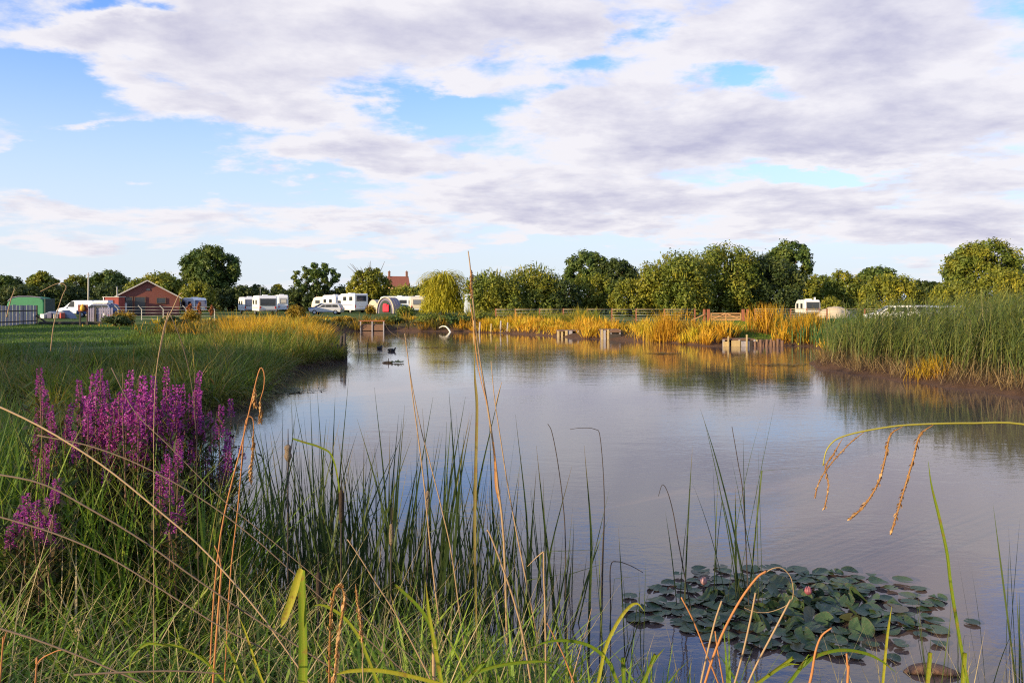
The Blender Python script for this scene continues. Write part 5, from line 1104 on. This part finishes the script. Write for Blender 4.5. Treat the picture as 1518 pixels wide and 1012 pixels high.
def spike(pts, Y, wpx, parent, seed):
    """hanging seed spike: a thin core set all over with husks"""
    r_ = np.random.default_rng(seed); n = 40; P = spline(PX(pts, Y), n); r0 = wpx*Y/F_PX/2*.72
    me = MB().tube(P, [r0*.45*min(1, .3+i/10) for i in range(n)], 6).mesh('core', SPIKE); k = len(me.vertices); V0 = np.zeros(k*3); me.vertices.foreach_get('co', V0); V0 = V0.reshape(-1, 3)
    Q0 = [list(p.vertices) for p in me.polygons if len(p.vertices) == 4]; A = np.array([tuple(p) for p in P]); bpy.data.meshes.remove(me)
    m = 420; i = r_.integers(3, n-1, m); T_ = A[i]-A[i-1]; T_ /= np.linalg.norm(T_, axis=1)[:, None]; o_ = r_.normal(size=(m, 3)); o_ -= (o_*T_).sum(1)[:, None]*T_; o_ /= np.linalg.norm(o_, axis=1)[:, None]
    sz = (r0*r_.uniform(.3, 1.0, m)*np.where(r_.random(m) < .12, 1.9, 1)*np.minimum(1, .4+i/12))[:, None]; c = A[i]; s_ = np.cross(T_, o_)
    V = np.stack([c, c+o_*sz*.6+T_*sz*.7+s_*sz*.4, c+o_*sz*.95+T_*sz*1.7, c+o_*sz*.6+T_*sz*.7-s_*sz*.4], 1).reshape(-1, 3)
    Q = np.arange(m*4).reshape(-1, 4)+k; D = np.concatenate([np.tile([.3, 0, 0], (k, 1)), np.repeat(np.stack([r_.random(m), r_.random(m), r_.random(m)], 1), 4, 0)])
    return put('seed_spike', raw_mesh('seed_spike', np.concatenate([V0, V]), np.concatenate([np.array(Q0), Q]), HUSK, D), parent)
HUSK = leaf_mat('sedge_husks', [(0, (.22, .10, .035)), (.5, (.40, .21, .07)), (1, (.58, .38, .17))], trans=.25)
# drooping sedge reaching in from the right
t = thing('drooping_sedge', 'sunlit sedge stalk arching in from the right edge with hanging seed spikes', 'sedge', at(1800, 1500, 1.75))
def rel(o, t): o.location = -Vector(t.location); return o
rel(stem(None, [(1800, 1500, 1.75), (1770, 1150, 1.72), (1700, 820, 1.68), (1610, 660), (1518, 629), (1440, 627), (1380, 628), (1330, 631), (1285, 638), (1255, 645), (1237, 653), (1225, 668), (1220, 690)], 1.6, 6.5, GREENSTEM, 'stalk', parent=t, n=60, tip=.42), t)
for k, (pts, w) in enumerate([([(1285, 637), (1262, 655), (1238, 680), (1222, 700), (1212, 720), (1208, 738)], 5), ([(1250, 648), (1236, 672), (1224, 692), (1228, 720), (1222, 755)], 5.5), ([(1338, 632), (1320, 645), (1312, 680), (1302, 715), (1282, 748), (1259, 770)], 8), ([(1384, 629), (1364, 645), (1354, 680), (1342, 720), (1330, 760), (1320, 792)], 8)]): rel(spike(pts, 1.6, w, t, k), t)
# hooked sedges on the left of the cattails
t = thing('hooked_sedge', 'rusty hooked sedge stalks with hanging spikes, right of the purple flowers', 'sedge', at(318, 900, 3.6))
rel(stem(None, [(310, 1030), (316, 900), (326, 800), (340, 730), (358, 660), (374, 590), (383, 553), (388, 545), (392, 556), (391, 575), (386, 592)], 3.6, 4.4, ORANGE, 'stalk', parent=t, tip=.5), t)
rel(stem(None, [(332, 1030), (341, 860), (352, 760), (358, 690), (362, 640), (366, 620), (373, 618), (376, 628), (375, 650)], 3.6, 3.4, ORANGE, 'stalk', parent=t, tip=.6), t)
rel(spike([(386, 590), (386, 603), (387, 612), (386, 624)], 3.6, 7, t, 5), t); rel(spike([(376, 640), (375, 665), (373, 690), (371, 712)], 3.6, 8, t, 6), t); rel(spike([(379, 575), (377, 590), (379, 602)], 3.6, 7, t, 9), t)
# tall dry stems
t = thing('dry_reed', 'tallest dry reed, its tattered tip rising above the far trees', 'dry reed', at(752, 960, 4.4))
rel(stem(None, [(752, 960), (747, 800), (738, 716), (730, 650), (720, 585), (711, 530), (704, 478), (700, 430), (697, 395), (694, 372)], 4.4, 6, STRAW, 'stalk', parent=t, tip=.4), t)
rel(spike([(697, 395), (699, 410), (698, 424), (700, 440)], 4.4, 6, t, 3), t)
rel(ribbon_obj('dry_leaf', None, PX([(731, 655), (734, 690), (735, 720), (741, 750)], 4.38), .013, leaf_mat('rusty_leaf', [(0, (.4, .17, .05)), (1, (.5, .25, .09))]), parent=t, r=.5), t)
rel(ribbon_obj('dry_leaf', None, PX([(722, 600), (708, 540), (700, 470), (696, 445)], 4.39), .006, bpy.data.materials['rusty_leaf'], parent=t, r=.5), t)
t = thing('dry_reed', 'pale dry reed with a fork near its top, right of the tallest dry reed', 'dry reed', at(800, 960, 4.5))
rel(stem(None, [(800, 960), (776, 840), (765, 785), (752, 715), (742, 650), (733, 590), (728, 535)], 4.5, 4.2, STRAW, 'stalk', parent=t, tip=.4), t)
rel(stem(None, [(735, 600), (739, 583), (744, 566)], 4.5, 3, STRAW, 'fork', parent=t), t)
ribbon_obj('flag_iris', 'upright thick green and straw leaf beside the tallest dry stem', PX([(707, 985), (704, 820), (704, 740), (706, 660), (707, 600), (704, 560), (703, 515)], 4.45), .019, leaf_mat('straw_green', [(0, (.12, .11, .03)), (1, (.24, .19, .06))], spots=(.2, .1, .04), tip=((.5, .3, .12), .6)), r=.5)
stem('left of a pair of pale dry stems joined at their tops', [(660, 985), (646, 880), (637, 800), (629, 720), (621, 655), (612, 590), (606, 540), (600, 494)], 4.5, 4.5, STRAW, tip=.4)
stem('right of a pair of pale dry stems joined at their tops', [(690, 980), (671, 830), (655, 755), (640, 695), (624, 635), (610, 565), (601, 500)], 4.52, 3.4, STRAW, tip=.5)
stem('thin broken twig bending left from the paired dry stems', [(603, 505), (590, 499), (577, 490), (570, 478)], 4.5, 2, BROWN, 'broken_reed', 'dry reed')
# long fallen stalks across the left bank
for k, (pts, Y, w, mt, lab) in enumerate([
  ([(-30, 592), (0, 603), (60, 632), (120, 668), (170, 703), (230, 752), (290, 803), (335, 850), (390, 915), (440, 985)], (2.6, 2.2), 4.5, STRAW, 'longest fallen pale stalk slanting from the left edge across the purple flowers'),
  ([(-20, 700), (60, 716), (130, 752), (210, 800), (280, 850), (360, 905), (430, 950)], (2.5, 2.2), 4.5, BROWN, 'second fallen brown stalk, below the longest one'),
  ([(-20, 760), (80, 790), (160, 825), (250, 880), (330, 930), (400, 965)], (2.3, 2.0), 4, BROWN, 'third fallen brown stalk, low in the left bank'),
  ([(-20, 925), (60, 950), (150, 985), (230, 1020)], (1.8, 1.7), 5, BROWN, 'fallen stalk in the lower left corner'),
  ([(55, 645), (130, 660), (210, 690), (300, 740), (380, 800), (470, 880)], (3.1, 2.7), 3.2, BROWN, 'thin fallen stalk just above the second brown stalk'),
  ([(110, 1000), (180, 996), (260, 994), (330, 998)], 1.7, 5, BROWN, 'flat lying stalk along the bottom left edge'),
  ([(165, 545), (200, 610), (250, 660), (330, 740), (420, 815)], (3.4, 3.0), 2.4, BROWN, 'thin stalk slanting through the middle of the purple flowers'),
  ([(250, 462), (240, 500), (231, 560), (228, 640), (228, 740)], (3.2, 3.2), 2.6, STRAW, 'tall upright thin stalk rising through the purple flowers'),
  ([(252, 465), (270, 510), (284, 570), (291, 650), (292, 720)], 3.3, 2.2, BROWN, 'tall bowed thin stalk right of the upright thin stalk')]): stem(lab, pts, Y, w, mt, 'fallen_reed', 'dry reed', tip=.6)
stem('bleached grass stem with a bent top at the far left', [(75, 520), (80, 480), (92, 440), (98, 425), (86, 420), (60, 432)], 3.6, 2.4, STRAW, 'bent_grass', 'grass', tip=.5)
stem('bleached bent grass stem in front of the brick building', [(235, 530), (246, 480), (256, 458), (264, 440), (270, 434)], 3.6, 3, STRAW, 'bent_grass', tip=.7)
stem('thin pale grass stem in front of the timber fence', [(10, 470), (16, 445), (22, 428)], 3.8, 3, STRAW, 'bent_grass', tip=.5)
# sunlit leaves at the bottom
YL = GM['sedge']
def leaf(label, pts, Y, wpx, mat=None, r=.6, taper=(.8, 1, .08)):
    y0 = Y if not hasattr(Y, '__len__') else Y[0]; return ribbon_obj('sunny_sedge', label, rooted(PX(pts, Y), False), .68*wpx*y0/F_PX, mat or YL, r=r, taper=taper)
t = thing('flag_iris', 'bright yellow green flag leaf snapped and folded down at its top', 'leaf', at(447, 1060, 1.9))
rel(ribbon_obj('leaf_blade', None, PX([(448, 1060), (449, 1012), (449, 950), (448, 900), (446, 845)], 1.9), 15*1.9/F_PX, YL, parent=t, r=.45, taper=(1, 1, .9)), t)
rel(ribbon_obj('folded_tip', None, PX([(446, 843), (441, 858), (433, 885), (422, 915), (416, 930)], 1.87), 12*1.9/F_PX, YL, parent=t, r=.95), t)
for a in [('arching yellow sedge leaf right of the folded leaf', [(560, 1012), (535, 950), (510, 915), (480, 897), (462, 898)], 1.9, 9), ('broad yellow leaf lying along the bottom below the fuzzy spike', [(660, 1015), (610, 1002), (560, 993), (520, 994), (495, 1000)], 1.7, 11),
  ('sunny sedge leaf arching left over the bottom right of the cattails', [(920, 1025), (905, 985), (880, 960), (850, 950), (815, 950), (780, 962)], 2.3, 9), ('wide sedge leaf bowing right from the bottom centre', [(670, 1030), (700, 1000), (745, 985), (800, 980), (830, 985)], 2.0, 9),
  ('bright double sedge leaf curving up beside the lily pads', [(885, 1020), (896, 965), (912, 928), (930, 902), (944, 894), (955, 905)], 2.3, 8), ('short bright leaf standing in the bottom edge left of the lily pads', [(925, 1020), (924, 990), (922, 975)], 2.1, 9),
  ('yellow leaf curving right at the bottom below the lily pads', [(950, 1020), (965, 985), (985, 960)], 2.0, 8), ('long green and yellow leaf pointing right below the lily pads', [(1105, 1025), (1140, 1000), (1165, 985), (1185, 984)], 1.9, 8),
  ('arched yellow leaf with a rusty tip under the lily pads', [(1160, 1025), (1185, 992), (1210, 972), (1245, 963), (1280, 967), (1305, 978), (1328, 996)], 1.9, 9), ('slim upright sunny leaf right of the lily pad centre', [(1308, 1020), (1313, 965), (1317, 930), (1322, 898)], 2.6, 6),
  ('orange edged leaf tip in the bottom edge, left of two', [(1374, 1025), (1377, 990), (1380, 965)], 1.8, 9), ('orange leaf tip in the bottom edge, right of two', [(1427, 1025), (1428, 1005), (1427, 985)], 1.7, 10),
  ('sunny leaf bowing left at the bottom left', [(345, 1025), (310, 985), (270, 960), (240, 955), (215, 955), (196, 975), (190, 1000)], 1.9, 7), ('sunny leaf near the bottom left of the folded leaf', [(365, 1025), (350, 985), (338, 960), (329, 945)], 1.9, 7),
  ('pale green leaf rising left of the fuzzy spike', [(395, 1025), (380, 985), (365, 940), (355, 915)], 2.0, 6), ('tall slim leaf with a yellow middle at the right, rising from the water', [(1440, 1040), (1425, 960), (1410, 870), (1404, 820), (1392, 765), (1381, 720), (1376, 683)], 3.2, 7),
  ('green leaf lying level over the left cattails', [(434, 650), (450, 655), (475, 663), (492, 676), (502, 720), (506, 800)], 4.8, 5),
  ('bent green leaf between the folded leaf and the dry stems', [(640, 1012), (645, 950), (625, 905), (590, 870), (585, 866)], 2.4, 10), ('tall tapering green leaf right of the bent green leaf', [(655, 1015), (645, 960), (636, 910), (631, 862)], 2.2, 10)]:
    leaf(*a[:4], r=random.Random(len(a[0])).uniform(.25, .9))
# broken orange and straw stems
t = thing('fuzzy_sedge_spike', 'blurred fuzzy orange sedge spike bent double in the bottom foreground', 'sedge', at(490, 1060, 1.3))
for k, (pts, w) in enumerate([([(488, 1060), (488, 1000), (489, 950), (491, 905), (498, 872), (506, 868)], 10), ([(506, 868), (511, 885), (507, 915), (501, 950), (498, 985), (495, 1012)], 11)]): rel(spike(pts, 1.3, w, t, 20+k), t)
t = thing('sedge_spike', 'slimmer orange sedge spike right of the bent fuzzy one', 'sedge', at(537, 1060, 1.5)); rel(spike([(527, 865), (530, 890), (534, 920), (537, 950)], 1.5, 8, t, 31), t); rel(stem(None, [(540, 1060), (538, 1000), (537, 950)], 1.5, 4, STRAW, 'stalk', parent=t), t)
t = thing('broken_reed_clump', 'cluster of broken orange stems with a looping dry leaf over the lily pads', 'dry reeds', at(1060, 1060, 2.5))
for pts, w, mt in [([(1030, 1060), (1062, 960), (1092, 898), (1120, 858), (1136, 846)], 6, ORANGE), ([(1075, 1060), (1098, 980), (1112, 920), (1120, 878)], 5, STRAW), ([(1090, 1060), (1118, 992), (1150, 930), (1172, 888)], 5, STRAW), ([(1035, 1030), (1048, 970), (1060, 920), (1070, 890)], 5, STRAW), ([(1076, 1040), (1050, 975), (1028, 920), (1010, 885)], 4, ORANGE), ([(1072, 1010), (1064, 965), (1060, 935)], 3.5, ORANGE)]: rel(stem(None, pts, 2.5, w, mt, 'broken_stem', parent=t, tip=.8), t)
rel(stem(None, [(1132, 850), (1146, 842), (1160, 842), (1172, 855), (1176, 875), (1173, 890), (1160, 900), (1138, 907), (1118, 906), (1103, 900)], 2.5, 2.6, STRAW, 'looping_leaf', parent=t, n=40), t)
stem('curved brown stem in front of the arched yellow leaf', [(1192, 1050), (1203, 1000), (1209, 965), (1218, 942), (1233, 930)], 1.9, 7, ORANGE, 'broken_reed', tip=.5)
stem('short rusty stub hanging below the arched yellow leaf', [(1255, 1040), (1257, 1000), (1255, 968)], 1.9, 7, ORANGE, 'broken_reed', tip=.6)
stem('straw stem leaning left from the bottom centre with a pale tip', [(650, 1030), (620, 970), (590, 915), (555, 860), (533, 825), (515, 799)], 2.6, 4.5, STRAW, tip=.5)
stem('straw stem leaning left below the tallest dry stem, broken at the top', [(790, 1030), (776, 945), (762, 890), (745, 840), (727, 793), (722, 785)], 3., 5, STRAW, tip=.8)
stem('upright straw stem at the bottom centre', [(809, 1040), (809, 980), (808, 900), (806, 850), (806, 818)], 2.6, 5, STRAW, tip=.7); stem('broken top of the upright straw stem, folded down left', [(806, 817), (795, 826), (782, 839)], 2.6, 3.5, STRAW)
stem('orange straw stem slanting right from the upright straw stem', [(858, 1030), (835, 970), (820, 940), (811, 923)], 2.5, 4.5, ORANGE); stem('thin pale stem left of the bright double leaf', [(850, 1000), (858, 970), (870, 930), (877, 901)], 2.7, 3, STRAW)
stem('hollow cut stub standing in the bottom centre', [(643, 1030), (643, 980), (643, 937)], 2.3, 9, STRAW, 'cut_reed', tip=.95); stem('rusty stub among the grass at the bottom left', [(50, 1040), (55, 985), (80, 966), (98, 962)], 1.8, 5, ORANGE, 'broken_reed')
stem('rusty grass stem at the lower left corner', [(0, 1010), (4, 960), (10, 935)], 1.8, 5, ORANGE); stem('orange broken stem under the longest fallen stalk', [(325, 890), (328, 850), (325, 825), (318, 808)], 2.6, 6, ORANGE, 'broken_reed')
stem('thin rust tipped stem rising left of the drooping sedge', [(1110, 900), (1102, 740), (1094, 685), (1085, 632)], 6.1, 3, MT['wood_dark'], 'lone_reed', 'reed', tip=.5)
stem('thin arched reed left of the lily pads', [(1020, 880), (1005, 800), (998, 760), (990, 730), (982, 718), (976, 735)], 6.1, 3, MT['wood_dark'], 'lone_reed', 'reed', tip=.4)
stem('low arching reed at the left edge of the lily pads', [(905, 900), (905, 840), (915, 832), (935, 838), (953, 848)], 5.6, 3, MT['wood_dark'], 'lone_reed', 'reed', tip=.5)
stem('isolated hooked reed at the right of the cattails', [(890, 930), (893, 820), (896, 740), (890, 650), (882, 636), (862, 634), (845, 636)], 5.2, 2.6, MT['wood_dark'], 'lone_reed', 'reed', tip=.4)
stem('upright lone reed at the far right of the cattails', [(892, 930), (894, 830), (896, 760), (894, 692)], 5.6, 3, MT['wood_dark'], 'lone_reed', 'reed', tip=.5)
stem('tall hooked reed with a straw tip at the right of the cattails', [(838, 930), (838, 800), (834, 740), (826, 680), (818, 640), (812, 628)], 5.3, 3, MT['wood_dark'], 'lone_reed', 'reed', tip=.5)
# ---------------------------------------------------------------- purple loosestrife
PET = leaf_mat('purple_petals', [(0, (.20, .025, .20)), (.5, (.42, .06, .40)), (1, (.68, .18, .62))], trans=.35); LOOS = leaf_mat('loosestrife_leaves', [(0, (.025, .045, .012)), (.6, (.055, .075, .018)), (1, (.11, .075, .03))], trans=.3)
def spike_mesh(seed):
    r_ = np.random.default_rng(seed); k = 190; z_ = r_.random(k)**.9; a = r_.uniform(0, 6.28, k); rad = (.022*(1-.72*z_)+.003)*r_.uniform(.75, 1.2, k)
    Pz = np.round(z_*13)/13*.34+r_.normal(0, .005, k); c = np.stack([np.cos(a)*rad, np.sin(a)*rad, Pz], 1)
    out = np.stack([np.cos(a), np.sin(a), r_.normal(.3, .4, k)], 1)+r_.normal(size=(k, 3))*.35; out /= np.linalg.norm(out, axis=1)[:, None]
    t = np.cross(out, r_.normal(size=(k, 3))); t /= np.linalg.norm(t, axis=1)[:, None]; s = r_.uniform(.006, .0115, k)[:, None]; b = np.cross(out, t)
    V = np.stack([c, c+out*s*.9+t*s*.75, c+out*s*1.9, c+out*s*.9-t*s*.75], 1).reshape(-1, 3); V2 = np.stack([c, c+out*s*.7+b*s*.7, c+out*s*1.6, c+out*s*.7-b*s*.7], 1).reshape(-1, 3)
    D = np.repeat(np.stack([r_.random(k), z_, r_.random(k)], 1), 4, 0)
    c4 = np.array([[q*.004*(1-h), w*.004*(1-h), h*.36-.01] for h in (0, .5, 1) for q, w in ((1, 0), (0, 1), (-1, 0), (0, -1))])
    Qc = np.array([[j*4+i, j*4+(i+1) % 4, j*4+4+(i+1) % 4, j*4+4+i] for j in (0, 1) for i in range(4)])+k*8
    return raw_mesh('flower_spike', np.concatenate([V, V2, c4]), np.concatenate([np.arange(k*8).reshape(-1, 4), Qc]), PET, np.concatenate([D, D, np.tile([.1, 0, 0], (12, 1))]))
SPK = [spike_mesh(300+i) for i in range(8)]
def loosestrife(label, spikes, Y, seed, more=1):
    """spikes: (column, top row, length in pixels)"""
    r_ = np.random.default_rng(seed)
    spikes = spikes+[(s[0]+r_.normal()*13, s[1]+abs(r_.normal())*34+8, s[2]*.8) for s in spikes for _ in range(2)]
    cx = sum(s[0] for s in spikes)/len(spikes); x0 = xat(cx, Y); zb = gz(x0, Y); t = thing('purple_loosestrife', label, 'flowering plant', (x0, Y, zb), 0, 'purple loosestrife on the near bank')
    st = MB(); LV = []
    for (px, py, ln) in spikes:
        yy_ = Y+r_.normal()*.18; p = at(px, py, yy_)-Vector((x0, Y, zb)); l = ln*yy_/F_PX; b = Vector((p.x*.55, p.y*.5, 0)); sb = p-Vector((0, 0, l))
        o = put('flower_spike', SPK[r_.integers(0, 8)], t, sb); s = l/.34; o.scale = (max(.8, s**.5), max(.8, s**.5), s); o.rotation_euler = (r_.normal()*.08, r_.normal()*.08, r_.uniform(0, 6.28))
        st.tube(spline([b, b.lerp(sb, .5)+Vector((r_.normal()*.02, 0, 0)), sb, p], 7), [.006, .005, .005, .004, .004, .003, .002], 5)
        k = 80; f = r_.uniform(.05, 1.1, k); P = np.array([list(b.lerp(sb, q)) for q in f])+r_.normal(size=(k, 3))*[.05, .05, .01]
        LV.append(ribbons(P, r_.uniform(.05, .10, k), r_.uniform(0, 6.28, k), r_.uniform(.5, 1.3, k), r_.uniform(.1, .7, k), r_.uniform(.012, .024, k), 3, r_))
    st.build('stem', MT['wood_brown'], t); V, Q, D = join(*LV); put('foliage', raw_mesh('foliage', V, Q, LOOS, D), t)
loosestrife('purple loosestrife at the far left with three spikes in a column', [(60, 546, 40), (64, 578, 40), (78, 612, 40), (62, 632, 50), (66, 660, 55), (97, 598, 55)], 5.4, 1)
loosestrife('tall purple loosestrife, left part of the main mass', [(118, 562, 40), (135, 556, 70), (149, 546, 50), (128, 590, 70), (142, 585, 80), (158, 590, 90), (165, 600, 80), (120, 610, 40)], 5.6, 2)
loosestrife('tall purple loosestrife in the centre of the main mass', [(182, 552, 70), (176, 585, 80), (190, 580, 80), (205, 560, 90), (198, 600, 90), (212, 590, 80), (170, 625, 80), (186, 630, 70), (155, 640, 60)], 5.5, 3)
loosestrife('tall purple loosestrife, right part of the main mass', [(225, 560, 70), (232, 580, 80), (247, 547, 60), (243, 580, 70), (220, 600, 70), (238, 610, 50), (203, 640, 50)], 5.7, 4)
loosestrife('purple loosestrife with slanting spikes right of the main mass', [(262, 572, 60), (274, 570, 70), (289, 552, 50), (282, 585, 50), (266, 600, 50), (291, 580, 50), (286, 630, 40)], 5.6, 5)
loosestrife('sparse purple loosestrife against the water, rightmost', [(325, 600, 50), (316, 625, 40), (334, 635, 50), (312, 610, 30), (343, 592, 25), (308, 680, 30)], 5.8, 6)
loosestrife('single low purple loosestrife below the main mass', [(264, 652, 34), (252, 675, 40), (246, 690, 50), (237, 700, 30), (270, 735, 40)], 4.9, 7)
loosestrife('low purple loosestrife in the left foreground grass', [(46, 730, 40), (66, 738, 50), (58, 745, 60), (76, 765, 40), (26, 762, 40), (84, 775, 30), (82, 710, 25)], 4.6, 8)
